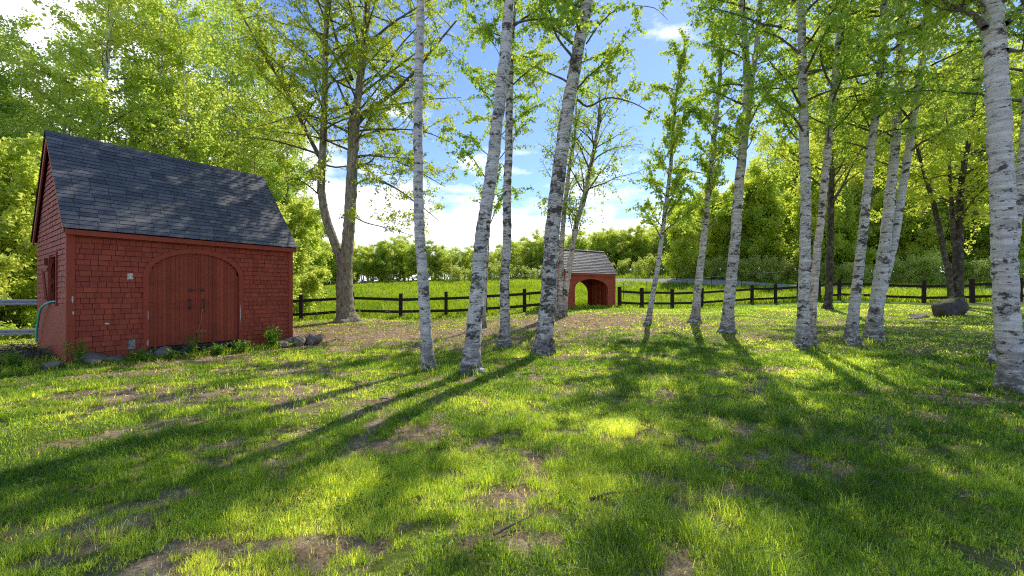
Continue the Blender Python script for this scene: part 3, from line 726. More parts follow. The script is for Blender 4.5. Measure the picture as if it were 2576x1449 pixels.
# hose hanging out of the gable window
def sh(u, v, z, S=S1, A=A1): return (S[0] + u * math.cos(A) - v * math.sin(A), S[1] + u * math.sin(A) + v * math.cos(A), z)
t = TB(); t.tube(catmull([sh(.25, 1.4, 1.2), sh(.02, 1.5, 1.33), sh(-.09, 1.75, 1.30), sh(-.14, 2.35, 1.15), sh(-.13, 2.9, .80), sh(-.12, 3.2, .5), sh(-.12, 3.28, .27)], 60), [.023] * 60, 8)
o = t.build('garden_hose', M['hose'], None, True); tag(o, 'teal garden hose hanging out of the red shed window', 'hose')

# ------------------------------------------------------------------ small shelter
def small_shed():
    L, D, WH = 3.6, 1.95, 2.02; z0 = .60; RZ = 3.22
    root = thing('shelter', 'small red open shelter with arched front and grey shingle roof by the fence', 'shed', (S2[0], S2[1], z0), A2)
    fr = lambda u, z, d: (u, -d, z)
    C, HW, SP, TP = 1.80, 1.22, 1.16, 1.70
    t = TB(); shingles(t, fr, 0, L, .0, WH, lambda u: archz(u, C, HW + .02, SP, TP), lambda u: 99., .12, rs, .3, .6, .011)
    n = 72
    for k in range(n):
        a, b_ = L * k / n, L * (k + 1) / n; za = archz((a + b_) / 2, C, HW, SP, TP); t.box(a, b_, .001, .07, za if za > 0 else -.1, WH, .4)
    t.build('wall', [M['red_orange'], M['gap']], root)
    t = TB(); inn = arch_outline(C, HW, SP, TP, 30, -.1); out = arch_outline(C, HW + .06, SP, TP + .06, 30, -.1)
    t.prism(list(zip(inn, out)), fr, .013, .028, .8); t.prism(list(zip(inn, [(C + (u - C) * 1.001, z) for u, z in inn])), fr, -.075, .028, .4); t.build('door_frame', M['red_orange'], root)
    # back wall with its own arched opening at the left
    C2, H2, S2_, T2 = 1.98, 1.3, 1.0, 1.72
    t = TB()
    for k in range(72):
        a, b_ = L * k / 72, L * (k + 1) / 72; za = archz((a + b_) / 2, C2, H2, S2_, T2); t.box(a, b_, D - .05 - (.012 if k % 4 == 0 else 0), D, za if za > 0 else -.1, WH, .35 + .25 * math.sin(k * 1.7))
    for k in range(5): t.box(L - .13, L - .055, .25 + k * .36, .31 + k * .36, 0, WH, .9)
    t.build('wall', M['red_board'], root)
    rl = lambda v: WH + (RZ - WH) * (1 - abs(v - D / 2) / (D / 2)) - .04
    for side in (0, 1):
        t = TB(); f = (lambda v, z, d: (-d, v, z)) if side == 0 else (lambda v, z, d: (L + d, v, z))
        shingles(t, f, 0, D, 0, RZ, lambda u: -9., rl, .12, rs, .3, .6, .011)
        for k in range(26):
            a, b_ = max(.072, D * k / 26), min(D - .072, D * (k + 1) / 26)
            if b_ > a: t.box(*((.001, .05) if side == 0 else (L - .05, L - .001)), a, b_, -.1, rl((a + b_) / 2), .3)
        t.build('gable', [M['red_orange'], M['gap']], root)
    for a, b_ in ((-.03, .08), (L - .08, L + .03)):
        t = TB(); t.box(a, b_, -.032, -.012, -.1, WH, .8); t.build('corner_board', M['red_orange'], root)
    sl = (RZ - WH) / (D / 2); ang = math.atan(sl); oh = .10; og = .10; ez = WH + .05 - oh * sl * .6; ln = (D / 2 + oh) / math.cos(ang)
    def rf(u, s, d, side):
        y = -oh + s * math.cos(ang) - math.sin(ang) * d; z = ez + s * math.sin(ang) + math.cos(ang) * d
        return (u, y if side == 0 else D - y, z)
    for side in (0, 1):
        t = TB(); f = lambda u, s, d, side=side: rf(u, s, d + .03, side)
        c = [rf(a, s, d, side) for d in (0, .030) for s in (0, ln) for a in (-og, L + og)]
        t.V.append(np.array(c)); t.Q.append(np.array([(0, 1, 3, 2), (4, 6, 7, 5), (0, 4, 5, 1), (0, 2, 6, 4), (1, 5, 7, 3)])); t.t.append([.0] * 5); t.m.append([1] * 5); t.n += 8
        shingles(t, f, -og - .01, L + og + .01, -.02, ln, lambda u: -9., lambda u: ln, .12, rs, .2, .34, .014)
        t.build('roof', [M['roof_grey'], M['gap']], root)
    zt = ez + ln * math.sin(ang); t = TB(); t.tube([(-og - .01, D / 2, zt + .03), (L + og + .01, D / 2, zt + .03)], [.05, .05], 8); t.build('ridge_cap', M['roof_grey'], root)
    t = TB(); t.box(-.05, L + .05, -oh, -oh + .025, ez - .1, ez - .004, .7); t.build('fascia', M['red_orange'], root)
small_shed()

# ================================================================== FENCES
def fence_run(name, label, posts, start=None, end=None, seed=1):
    rng = random.Random(seed); root = thing(name, label, 'fence', (posts[0][0], posts[0][1], hz(*posts[0][:2])), 0, 'black rail fence sections')
    b0 = root.location
    pts = [(x, y, hz(x, y)) for x, y in posts]
    for i, (x, y, z) in enumerate(pts):
        q = pts[min(i + 1, len(pts) - 1)]; p = pts[max(i - 1, 0)]; a = math.atan2(q[1] - p[1], q[0] - p[0])
        t = TB(); w = .085; h = 1.25 + rng.uniform(-.05, .05); t.box(-w, w, -w, w, -.2, h)
        o = t.bevelled('post', M['fence'], root, .012); o.location = (x - b0[0], y - b0[1], z - b0[2]); o.rotation_euler = (rng.uniform(-.015, .015), rng.uniform(-.015, .015), a)
    ends = ([start] if start else []) + pts + ([end] if end else [])
    ends = [(p[0], p[1], p[2] if len(p) > 2 else hz(p[0], p[1])) for p in ends]
    for p, q in zip(ends[:-1], ends[1:]):
        d = np.array(q) - np.array(p); L = np.hypot(d[0], d[1]); n = np.array([d[1], -d[0], 0]) / L
        for hh in (.30, .94):
            j0, j1 = rng.uniform(-.03, .03), rng.uniform(-.03, .03); t = TB()
            A_ = np.array(p) - np.array(b0) + n * .108; B_ = np.array(q) - np.array(b0) + n * .108; e = d / np.linalg.norm(d)
            c = []
            for P_, jj, s in ((A_ - e * .05, j0, 0), (B_ + e * .03, j1, 1)):
                for dn in (-.02, .02):
                    for dz in (-.070, .070): c.append(P_ + n * dn + np.array([0, 0, hh + jj + dz + dn * 0]))
            t.V.append(np.array(c)); t.Q.append(np.array([(0, 1, 3, 2), (4, 6, 7, 5), (0, 4, 5, 1), (2, 3, 7, 6), (0, 2, 6, 4), (1, 5, 7, 3)])); t.t.append([.5] * 6); t.m.append([0] * 6); t.n += 8
            t.build('rail', M['fence'], root)
def fp(px, Y): return ((px - CX) / F * Y, Y)
LP = [fp(640, 19.9), fp(757.5, 20.3), fp(887, 21), fp(1008, 21), fp(1122, 21.3), fp(1222, 21.6), fp(1319.5, 21.8), fp(1376, 22.1)]
RP = [fp(1558.7, 24.4), fp(1615, 25), fp(1691, 25.5), fp(1765, 26.1), fp(1829, 26.9), fp(1891.5, 27.3), fp(1950.7, 26.5), fp(2008, 25.8), fp(2060, 25.4), fp(2111, 25), fp(2219, 24), fp(2323.8, 22.9), fp(2446, 22.2), fp(2565, 21.4), fp(2700, 20.5)]
LP = [fp(500, 19.4)] + LP
fence_run('rail_fence', 'black two-rail wooden fence between the red shed and the small shelter', LP, seed=2)
fence_run('rail_fence', 'black two-rail wooden fence running from the small shelter to the big birch', RP, seed=3)
# grey pole fence beside the shed
def pole_fence():
    p0, p1 = np.array([-17.5, 12.1]), np.array([-12.0, 13.2]); root = thing('pole_fence', 'pale grey pole fence ending behind the left corner of the red shed', 'fence', (p0[0], p0[1], hz(*p0)), 0)
    b0 = np.array(root.location); d = (p1 - p0)
    for k in (.0, .98):
        q = p0 + d * k; t = TB(); t.tube([(q[0] - b0[0], q[1] - b0[1] + .1, -.2), (q[0] - b0[0], q[1] - b0[1] + .1, 1.45)], [.06, .055], 8); t.build('post', M['rail_grey'], root, True)
    for h in (1.26, 1.17, .36, .27):
        q = p1 - b0[:2]; zz = hz(*p1) - b0[2]; t = TB(); t.tube(catmull([(0, 0, h + .02), (q[0] * .5, q[1] * .5, h + .0 + zz * .5), (q[0], q[1], h + zz)], 12), [.045] * 12, 10); t.build('rail', M['rail_grey'], root, True)
pole_fence()
# thin pasture fence: steel posts and white tape
def tape_fence():
    ps = [(1480, 28.5), (1569, 30), (1625.5, 31.5), (1680, 33), (1728, 34), (1790, 35), (1866, 36), (1981, 37)]
    w = [fp(*p) for p in ps]; root = thing('wire_fence', 'thin steel-post pasture fence with white tape in the meadow', 'fence', (w[0][0], w[0][1], hz(*w[0])))
    b0 = np.array(root.location)
    pts = [np.array([x, y, hz(x, y)]) - b0 for x, y in w]
    for p in pts:
        t = TB(); t.tube([p - [0, 0, .1], p + [0, 0, 1.45]], [.022, .022], 5); t.build('post', M['fence'], root)
    for p, q in zip(pts[:-1], pts[1:]):
        t = TB(); t.tube(catmull([p + [0, 0, 1.32], (p + q) / 2 + [0, 0, 1.29], q + [0, 0, 1.32]], 6), [.006] * 6, 4); t.build('tape', M['tape'], root)
tape_fence()
for i, (px, Y) in enumerate([(1223, 23.8), (1630, 26.6), (1665, 27), (1914, 29), (1935, 29.4), (1332 , 25)]):
    x, y = fp(px, Y); t = TB(); t.tube([(0, 0, -.1), (0.01, 0, .75)], [.02, .018], 5); o = t.build('stake', M['fence'], None, False, (x, y, hz(x, y)))
    tag(o, 'short thin dark stake standing in the meadow grass behind the rail fence', 'stake', 'stakes behind the fence')

# ================================================================== ROCKS
def rock(name, label, cat, x, y, dims, seed, m, group=None, rz=None, sink=.3, z=None):
    rng = np.random.default_rng(seed); n, k = 18, 26
    th = np.linspace(0, PI, n)[:, None]; ph = np.linspace(0, 2 * PI, k, endpoint=False)[None]
    V = np.stack([np.sin(th) * np.cos(ph), np.sin(th) * np.sin(ph), np.cos(th) * np.ones_like(ph)], -1)
    off = np.zeros(V.shape[:2])
    for f_, a in ((1.2, .26), (2.6, .12), (6, .05), (13, .025)):
        off += a * (vn(V[..., 0] * f_ + seed, V[..., 1] * f_ + V[..., 2] * f_ * 1.3 + seed * 2, seed) - .5) * 2
    for _ in range(7):
        d = rng.normal(0, 1, 3); d /= np.linalg.norm(d); c = .62 + rng.random() * .2; pr = (V * (1 + off)[..., None]) @ d; cut = np.clip(pr - c, 0, 1); V = V - (cut * .85)[..., None] * d
    V = V * (1 + off)[..., None] * np.array(dims) / 2
    V[0] = V[0].mean(0); V[-1] = V[-1].mean(0)
    i = np.arange(n - 1)[:, None] * k; j = np.arange(k)[None]; j2 = (j + 1) % k
    Q = np.stack([i + j, i + k + j, i + k + j2, i + j2], -1).reshape(-1, 4)
    o = link(name, np_mesh(name, V.reshape(-1, 3), Q, M[m], smooth=True)); o.location = (x, y, (hz(x, y) if z is None else z) + dims[2] * (.5 - sink)); o.rotation_euler = (rng.uniform(-.15, .15), rng.uniform(-.15, .15), rng.uniform(0, 6) if rz is None else rz)
    tag(o, label, cat, group); return o
bx_, by_, _z = at(2418, 797)
rock('boulder', 'large dark mossy boulder on the lawn before the multi-stemmed maple', 'boulder', bx_ , by_ + .45, (1.62, .95, .95), 4, 'boulder', None, .15, .22)
fx, fy, _z = at(2350, 796)
rock('rock', 'flat pale stone sunk in the lawn left of the mossy boulder', 'rock', fx - .6, fy, (.85, .5, .18), 9, 'rock_tan', None, .2, .3)
rl_ = [(-.28, -.30, .28, 'grey stone at the near left corner of the red shed front wall'), (.35, -.16, .42, 'long grey stone under the left end of the red shed front wall'), (.78, -.20, .26, 'small grey stone beside the long stone under the shed wall'),
       (.30, -.45, .34, 'tan stone lying in front of the long grey stone at the shed foot'), (.62, -.38, .28, 'low rounded stone in the grass before the shed wall left of the doors'), (1.28, -.14, .30, 'pale flat stone below the left door jamb'), (1.62, -.20, .44, 'broad mossy stone under the left shed door'),
       (2.05, -.20, .36, 'wide grey stone under the middle of the shed doors'), (2.75, -.18, .40, 'dark stone below the right shed door')]
for i, (u, v, s, lb) in enumerate(rl_):
    x, y, _ = sh(u, v, 0); s *= 1.35; rock('stone', lb, 'stone', x, y, (s, s * .75, s * .62), 20 + i, 'rock' if i % 3 else 'rock_tan', 'foundation stones along the red shed')
rr_ = [(4.55, -.42, .34, 'rounded tan stone leftmost in the pile at the right shed corner'), (4.78, -.62, .40, 'big tan stone in the front of the pile at the right shed corner'), (5.08, -.35, .30, 'grey stone touching the right shed corner'), (5.22, -.62, .44, 'largest round stone on the right side of the corner pile'),
       (5.0, -.12, .26, 'small stone behind the corner pile against the wall edge'), (5.50, -.30, .24, 'small grey stone at the far right of the corner pile'), (5.02, -.78, .20, 'smallest pale stone at the front of the corner pile'), (4.3, -.55, .3, 'half buried stone before the weed at the shed corner')]
for i, (u, v, s, lb) in enumerate(rr_):
    x, y, _ = sh(u, v, 0); s *= 1.25; rock('stone', lb, 'stone', x, y, (s, s * .8, s * .72), 40 + i, 'rock_tan' if i % 2 else 'rock', 'stone pile at the right shed corner', None, .2)
# brush heap left of the shed and twigs on the stone pile
def brush(name, label, x, y, r, h, n, seed):
    rng = np.random.default_rng(seed); t = TB()
    for k in range(n):
        a = rng.uniform(0, 6.28); rr = r * math.sqrt(rng.random()); p = np.array([rr * math.cos(a), rr * math.sin(a), h * (1 - rr / r) * rng.random()]); d = rng.normal(0, 1, 3); d[2] *= .25; d /= np.linalg.norm(d); l = rng.uniform(.2, .8) * r
        P = p + np.outer(np.linspace(-.5, .5, 5), d * l) + rng.normal(0, .02, (5, 3)); P[:, 2] = np.maximum(P[:, 2], .01); t.tube(P, np.linspace(.012, .004, 5), 4)
    o = t.build(name, M['twig_grey'], None, True, (x, y, hz(x, y))); tag(o, label, 'brush pile')
x, y, _ = sh(-.55, 2.0, 0); brush('brush_pile', 'dark heap of dead twigs beside the gable end of the red shed', x, y, .75, .45, 260, 3)
x, y, _ = sh(5.15, -.30, 0); brush('brush_pile', 'few dead twigs lying over the stone pile at the shed corner', x, y, .5, .4, 40, 4)
# fallen sticks
rk = random.Random(8)
for i, (px, py, l) in enumerate([(1000, 945, .5), (980, 1010, .35), (1580, 855, .5), (1640, 850, .6), (1500, 835, .6), (1310, 905, .35), (1335, 945, .4), (1180, 860, .7), (2330, 1020, .5), (1560, 1250, .5), (1300, 1330, .35), (760, 1180, .45), (1850, 1190, .4), (2110, 1120, .5)]):
    x, y, z = at(px, py); t = TB(); P = [(-l / 2, 0, 0), (-l / 6, .03 * rk.uniform(-1, 1), .012), (l / 6, .03 * rk.uniform(-1, 1), .01), (l / 2, .04, 0)]
    t.tube(catmull(P, 10), np.linspace(.011, .004, 10), 5); o = t.build('stick', M['twig_grey'], None, True, (x, y, z + .018)); o.rotation_euler = (0, 0, rk.uniform(-.8, .8))
    tag(o, 'short bare grey stick fallen on the lawn', 'stick', 'sticks fallen on the lawn')

# ------------------------------------------------------------------ weeds by the shed
def weed(label, x, y, h, n, seed, r=.22):
    rng = np.random.default_rng(seed); root = thing('weed', label, 'weed', (x, y, hz(x, y)), 0, 'leafy weeds at the shed foot'); t = TB(); PV = []
    for k in range(n):
        a = rng.uniform(0, 6.28); l = h * rng.uniform(.55, 1); q = np.array([math.cos(a), math.sin(a), 0]) * r * rng.random()
        P = catmull([q * .4, q * .7 + [0, 0, l * .5], q * 1.2 + [rng.normal(0, .03), rng.normal(0, .03), l]], 8); t.tube(P, np.linspace(.005, .002, 8), 4)
        for j in range(16): i = rng.uniform(1, 6.9); PV.append(P[int(i)] * (1 - i % 1) + P[int(i) + 1] * (i % 1))
    t.build('stem', M['weed_leaf'], root, True)
    V, Q = leaf_quads(rng, np.array(PV), .085, -.35, .17); link('leaves', np_mesh('leaves', V, Q, M['weed_leaf'], rng.random(len(Q))), root)
for i, (u, v, h, n, lb) in enumerate([(2.05, -.55, .48, 9, 'tall leafy weed before the gap between the shed doors'), (4.05, -.45, .62, 16, 'bushiest tall weed before the right end of the shed wall'), (3.2, -.6, .28, 12, 'low leafy weed under the right shed door'), (2.6, -.75, .25, 12, 'low spreading weed in front of the door sill'),
                                    (.1, -.5, .5, 7, 'thin grassy weed at the near shed corner'), (1.0, -.75, .25, 10, 'low weed left of the shed doors'), (-.8, -.1, .4, 10, 'green weed left of the near shed corner'), (-1.2, .9, .4, 12, 'green weed before the dead twig heap'), (1.6, -1.0, .2, 9, 'small weed in the grass before the left door')]):
    x, y, _ = sh(u, v, 0); weed(lb, x, y, h * 1.2, int(n * 1.7), 60 + i, .28)

# ================================================================== NEAR TREES
def T(name, label, px, w, o, bm, seed, Htot=14, lean=0., Y=None, lm='birch_leaf', group='white birches on the lawn', extra=None, tm='twig', cat='birch', rough=.035):
    if Y is None: X, Y, z = at(*px[0])
    z = hz((px[0][0] - CX) / F * Y, Y)
    st = [stem_px(px, w, Y, Htot, z, lean)]
    for e in (extra or []):
        st.append(stem_px(e[0], e[1], Y, e[2], z if e[3] else None, lean))
    return make_tree(name, label, cat, (st[0][0][0][0], Y, z), st, o, M[bm], M[tm], M[lm], seed, group, rough), Y
def bo(nb=16, s0=.45, R=2.2, n=9000, leaf=.062, **k):
    nw = nb > 30
    d = dict(nb=nb if nw else int(nb * 1.4), s0=s0, R=R if nw else R * 1.3, n=int(n * (1.15 if nw else 1.55)), leaf=leaf, prof=col_, el=38, curve=-.05, ns=8, droop=-.22, sig=.045, down=.7); d.update(k); return d
def limb(pts, Y, r0, r1, nb, R): return ([W(a, b, Y + (c if len(q) > 2 else 0)) for q in pts for a, b, c in [(q + (0,))[:3]]], r0, r1, nb, R)
T('birch_tree', 'slim straight pale birch, first on the left after the red shed', [(1078, 932), (1072, 850), (1064, 700), (1054, 560), (1052, 400), (1053, 200), (1059, 0), (1060, -160)], [32, 30, 28, 26, 24, 22, 20, 18], bo(14, .55, 2.4, 7500), 'birch_pale', 1, 14)
T('birch_tree', 'birch with a dark split scar leaning right, second from the red shed', [(1183, 937), (1190, 850), (1203, 710), (1211, 600), (1234, 450), (1255, 270), (1272, 120), (1288, -60)], [48, 39, 36, 35, 32, 30, 28, 25], bo(17, .45, 2.7, 11000), 'birch_mid', 2, 15)
T('birch_tree', 'thin wavy birch standing just behind the leaning scarred one', [(1269, 876), (1271, 800), (1270, 700), (1276, 600), (1275, 500), (1279, 400), (1282, 250), (1286, 100), (1298, -60)], [30, 25, 23, 22, 21, 20, 18, 16, 14], bo(14, .5, 2.0, 7000), 'birch_rough', 3, 14)
X4, Y4, Z4 = at(1366, 888)
T('birch_tree', 'stout rough-barked birch leaning right before the small shelter', [(1366, 890), (1372, 820), (1383, 700), (1388, 600), (1402, 470), (1424, 300), (1448, 160), (1478, 0), (1500, -120)], [50, 42, 40, 38, 36, 33, 31, 28, 26],
  bo(17, .42, 2.6, 11500, leaf=.07, limbs=[limb([(1452, 250), (1480, 268, -.1), (1530, 246, -.3), (1590, 258, -.4), (1640, 285, -.4)], Y4, .03, .008, 6, .9), limb([(1475, 110), (1510, 60), (1560, 20), (1640, 18), (1680, 50)], Y4, .022, .004, 3, .35), limb([(1446, 150), (1400, 90), (1380, 20), (1350, -40)], Y4, .035, .01, 6, 1.2)]), 'birch_rough', 4, 15)
T('birch_clump', 'three-stemmed birch clump in front of the small red shelter', [(1398, 796), (1396, 740), (1399, 650), (1404, 560), (1413, 450), (1420, 350)], [18, 13, 12, 11, 9, 7], [bo(10, .45, 1.6, 5200, leaf=.085, el=55), bo(11, .4, 1.7, 1, el=55), bo(20, .36, 2.6, 1, el=50, ns=10, fine=2)], 'birch_warm', 5, 10,
  extra=[([(1409, 796), (1411, 720), (1413, 620), (1421, 520), (1433, 420)], [18, 14, 12, 11, 9], 10.5, True), ([(1417, 796), (1424, 730), (1436, 650), (1449, 570), (1468, 500), (1492, 390), (1508, 300), (1512, 255)], [16, 15, 14, 13, 12, 10, 8, 5], 9.5, True)])
T('birch_tree', 'very thin reddish birch hidden behind the scarred leaning one', [(1216, 824), (1220, 740), (1226, 640), (1232, 540), (1240, 440)], [11, 9, 8, 7, 6], bo(14, .30, 2.3, 6500, leaf=.08, el=45), 'birch_warm', 6, 12.5)
nar = dict(el=55, curve=-.02, ns=8, droop=-.05)
T('birch_tree', 'thin leaning young birch right of the small shelter', [(1629, 817), (1640, 755), (1658, 650), (1672, 540), (1686, 430), (1696, 300), (1706, 200), (1722, 120)], [16, 13, 12, 11, 10, 8, 6, 3], bo(34, .32, 1.6, 9000, leaf=.08, prof=lambda s: .95 - .6 * s, **nar), 'birch_mid', 7, 0)
T('birch_tree', 'slim birch with leafy sides, second right of the small shelter', [(1749, 812), (1754, 740), (1768, 620), (1783, 470), (1796, 350), (1808, 230), (1816, 120), (1822, 60)], [24, 20, 18, 16, 13, 10, 8, 4], bo(36, .32, 1.8, 11500, leaf=.08, prof=lambda s: .95 - .6 * s, **nar), 'birch_mid', 8, 0)
T('birch_tree', 'birch forking high into two stems, third right of the small shelter', [(1829, 836), (1832, 780), (1840, 700), (1850, 600), (1858, 480), (1870, 360), (1880, 250), (1876, 130), (1867, 0), (1862, -80)], [36, 31, 29, 27, 25, 24, 22, 16, 14, 12],
  [bo(28, .36, 2.3, 15000, leaf=.075), bo(12, .1, 2.2, 1)], 'birch_mid', 9, 16, extra=[([(1881, 255), (1892, 190), (1904, 110), (1912, 0), (1918, -60)], [18, 16, 14, 12, 11], 9, False)])
T('birch_tree', 'straight grey birch, left one of the close pair at the lawn centre right', [(2018, 876), (2021, 780), (2025, 640), (2027, 500), (2023, 380), (2020, 220), (2016, 60), (2014, -80)], [42, 32, 30, 28, 27, 24, 21, 19], bo(20, .42, 2.5, 11000), 'birch_mid', 10, 13)
T('birch_tree', 'thinner pinkish birch leaning right, right one of the close pair', [(2040, 872), (2044, 790), (2053, 660), (2068, 520), (2081, 380), (2096, 240), (2108, 120), (2124, 0), (2134, -80)], [26, 22, 21, 20, 20, 19, 18, 17, 16], bo(18, .42, 2.4, 9500), 'birch_warm', 11, 13)
X9, Y9, Z9 = at(2140, 860)
T('birch_tree', 'birch with elbowed side limbs, between the close pair and the wide one', [(2139, 862), (2147, 790), (2158, 700), (2170, 590), (2181, 480), (2194, 350), (2210, 220), (2220, 100), (2226, -40)], [40, 30, 28, 26, 24, 23, 22, 20, 18],
  bo(20, .42, 2.5, 11000, limbs=[limb([(2196, 200), (2160, 210, .1), (2140, 160, .2), (2105, 120, .3)], Y9, .03, .01, 5, .9), limb([(2192, 330), (2160, 260, -.2), (2140, 200, -.3)], Y9, .025, .008, 4, .7)]), 'birch_mid', 12, 13)
T('birch_tree', 'widest-footed birch splitting into two stems left of the mossy boulder', [(2195, 854), (2204, 780), (2216, 690), (2228, 600), (2240, 480), (2252, 360), (2262, 220), (2267, 60), (2270, -60)], [48, 40, 38, 32, 28, 26, 25, 23, 21],
  [bo(18, .42, 2.6, 14500), bo(14, .3, 2.4, 1)], 'birch_pale', 13, 13, extra=[([(2213, 760), (2232, 680), (2252, 590), (2268, 490), (2284, 390), (2300, 280), (2322, 130), (2340, 0), (2350, -80)], [24, 25, 24, 23, 22, 22, 20, 19, 18], 12, False)])
X7, Y7, Z7 = at(2545, 990)
T('birch_tree', 'largest white birch trunk filling the right edge of the lawn', [(2556, 986), (2548, 920), (2538, 850), (2529, 720), (2524, 560), (2519, 420), (2511, 280), (2504, 140), (2497, 0), (2490, -150)], [98, 82, 75, 72, 70, 69, 67, 64, 61, 58],
  bo(20, .44, 2.9, 15000, leaf=.06, limbs=[limb([(2478, 70), (2450, 40, .2), (2420, 22, .3), (2380, 8, .5), (2340, -50, .8)], Y7, .05, .015, 8, 1.2), limb([(2530, 60), (2560, 35, .1), (2600, -10, .2)], Y7, .04, .015, 6, 1.1), limb([(2532, 125), (2570, 128, .2), (2620, 110, .4)], Y7, .03, .01, 5, .9)]), 'birch_pale', 14, 12.5, rough=.018)
T('birch_tree', 'leaning birch half hidden behind the largest birch', [(2499, 918), (2514, 850), (2532, 740), (2550, 620), (2564, 500), (2574, 380), (2582, 260), (2590, 100)], [34, 30, 30, 30, 29, 28, 26, 24], bo(16, .42, 2.3, 9000), 'birch_mid', 15, 12)
# big forked maple by the left fence
XM, YM, ZM = at(872, 806)
mp = lambda *q: q
T('maple_tree', 'tall forked maple with brown flaking trunk in front of the left fence', [(871, 808), (868, 760), (866, 700), (872, 640), (879, 560), (885, 450), (890, 350), (900, 250), (915, 130), (925, 0), (932, -120)], [52, 44, 42, 32, 30, 29, 27, 21, 17, 14, 11],
  [dict(nb=42, s0=.40, R=4.8, n=76000, leaf=.08, prof=lambda s: 1 - .45 * s, el=32, curve=-.03, ns=9, droop=-.12, sig=.045, down=.3,
        limbs=[limb([(893, 320), (930, 275, -.2), (975, 245, -.4), (1045, 180, -.6), (1100, 110, -.8), (1150, 50, -1)], YM, .12, .03, 12, 2.2), limb([(890, 300), (935, 270, .4), (1000, 262, .9), (1080, 250, 1.4), (1160, 245, 2)], YM, .06, .015, 9, 1.8),
               limb([(812, 410), (770, 330, -.3), (720, 230, -.6), (660, 130, -1), (610, 40, -1.4)], YM, .10, .03, 12, 2.4), limb([(815, 300), (750, 290, .3), (680, 310, .6), (600, 330, .8)], YM, .05, .012, 9, 1.8), limb([(893, 330), (960, 325, -.5), (1060, 330, -1.1), (1150, 365, -1.6)], YM, .05, .012, 11, 1.9), limb([(900, 230), (960, 175, .5), (1020, 100, .9), (1090, 30, 1.3)], YM, .06, .015, 11, 2.2), limb([(916, 120), (985, 60, -.5), (1080, 0, -1), (1160, -60, -1.4)], YM, .06, .015, 11, 2.2), limb([(885, 200), (850, 110, .2), (830, 40, .3), (800, -60, .5)], YM, .09, .03, 9, 2),
               limb([(884, 470), (930, 450, -.6), (990, 470, -1.2), (1060, 520, -1.7), (1110, 560, -2)], YM, .05, .012, 10, 1.9), limb([(884, 400), (950, 390, .4), (1030, 420, .8), (1120, 470, 1.2)], YM, .05, .012, 10, 1.9), limb([(882, 540), (920, 560, -.3), (980, 575, -.8), (1060, 600, -1.1)], YM, .035, .008, 7, 1.3), limb([(812, 500), (780, 470, -.5), (740, 450, -1.2), (700, 470, -1.8)], YM, .04, .01, 8, 1.6)]),
   dict(nb=30, s0=.35, R=4.2, n=1, leaf=.1, prof=lambda s: 1 - .45 * s, el=32, curve=-.03, ns=12, droop=-.12)], 'bark', 16, 17, lm='maple_leaf', group=None, cat='maple', rough=.05,
  extra=[([(863, 690), (852, 640), (834, 590), (818, 540), (808, 470), (811, 400), (815, 310), (818, 200), (820, 90), (826, -40)], [22, 22, 23, 22, 21, 20, 18, 16, 14, 11], 14, False)])
# dark yellow maple right
T('maple_tree', 'dark-trunked maple with yellow-green crown behind the close birch pair', [(2083, 778), (2086, 700), (2089, 600), (2091, 500), (2094, 400), (2100, 300), (2108, 200)], [22, 20, 18, 16, 13, 10, 6],
  dict(nb=44, s0=.36, R=4.8, n=26000, leaf=.11, prof=lambda s: 1 - .55 * s, el=42, curve=-.0, ns=12, droop=-.02, sig=.08, down=.2), 'bark_dark', 17, 15, lm='yellow_leaf', group=None, cat='maple', tm='twig')
XB, YB, ZB = at(2405, 762)
T('maple_tree', 'multi-stemmed maple with dark trunk behind the mossy boulder', [(2408, 764), (2410, 700), (2412, 620), (2414, 540), (2420, 450), (2440, 340), (2455, 240)], [38, 30, 27, 23, 18, 13, 8],
  [dict(nb=30, s0=.36, R=4.2, n=34000, leaf=.10, prof=lambda s: 1 - .4 * s, el=30, curve=-.03, ns=13, droop=-.1, sig=.07, down=.3), dict(nb=12, s0=.45, R=3.2, n=1, leaf=.1, prof=dome, el=25, ns=9), dict(nb=12, s0=.45, R=3.2, n=1, leaf=.1, prof=dome, el=25, ns=9)], 'bark_dark', 18, 12, lm='yellow_leaf', group=None, cat='maple', Y=20.2,
  extra=[([(2395, 760), (2388, 700), (2376, 640), (2362, 570), (2345, 500), (2320, 420), (2300, 340)], [20, 18, 17, 15, 13, 10, 7], 9, True), ([(2404, 700), (2400, 620), (2396, 540), (2390, 450), (2385, 350)], [14, 14, 13, 10, 8], 8, False)])

# ================================================================== WOODLAND
def proto(seed, Ht, r, crown, lm, tm, bark_m, o):
    rng = np.random.default_rng(seed); P = [(0, 0, -.3)]; x = y = 0
    for k in range(1, 7): x += rng.normal(0, .02 * Ht); y += rng.normal(0, .02 * Ht); P.append((x, y, Ht * k / 6))
    PP = catmull(P, 26); RR = np.linspace(r, .015, 26); tb = TB(); tb.tube(PP, RR, 8, rough=.04, rng=rng)
    tubes, tw = grow(rng, PP, RR, o); br = TB()
    for t in tubes:
        if t[2] > 3 or o.get('twigs', True): br.tube(t[0], t[1] * o.get('thick', 1), t[2])
    V, Q = leaves(rng, np.array(tw), o['n'], o['leaf'], o.get('sig', .15), o.get('down', .3), o.get('fat', .42))
    c = V.reshape(-1, 4, 3)[:, 0]; cl = vn(c[:, 0] * .9 + 50, c[:, 2] * .9 + c[:, 1] * .7 + 50, seed)
    a = tb.build('trunk', bark_m, None, True).data; b_ = br.build('branches', tm, None, True).data; m = np_mesh('crown', V, Q, lm, np.clip(cl * .8 + rng.normal(.1, .2, len(Q)), 0, 1))
    for ob in list(COL.objects):
        if ob.data in (a, b_) and ob.parent is None: bpy.data.objects.remove(ob)
    return a, b_, m
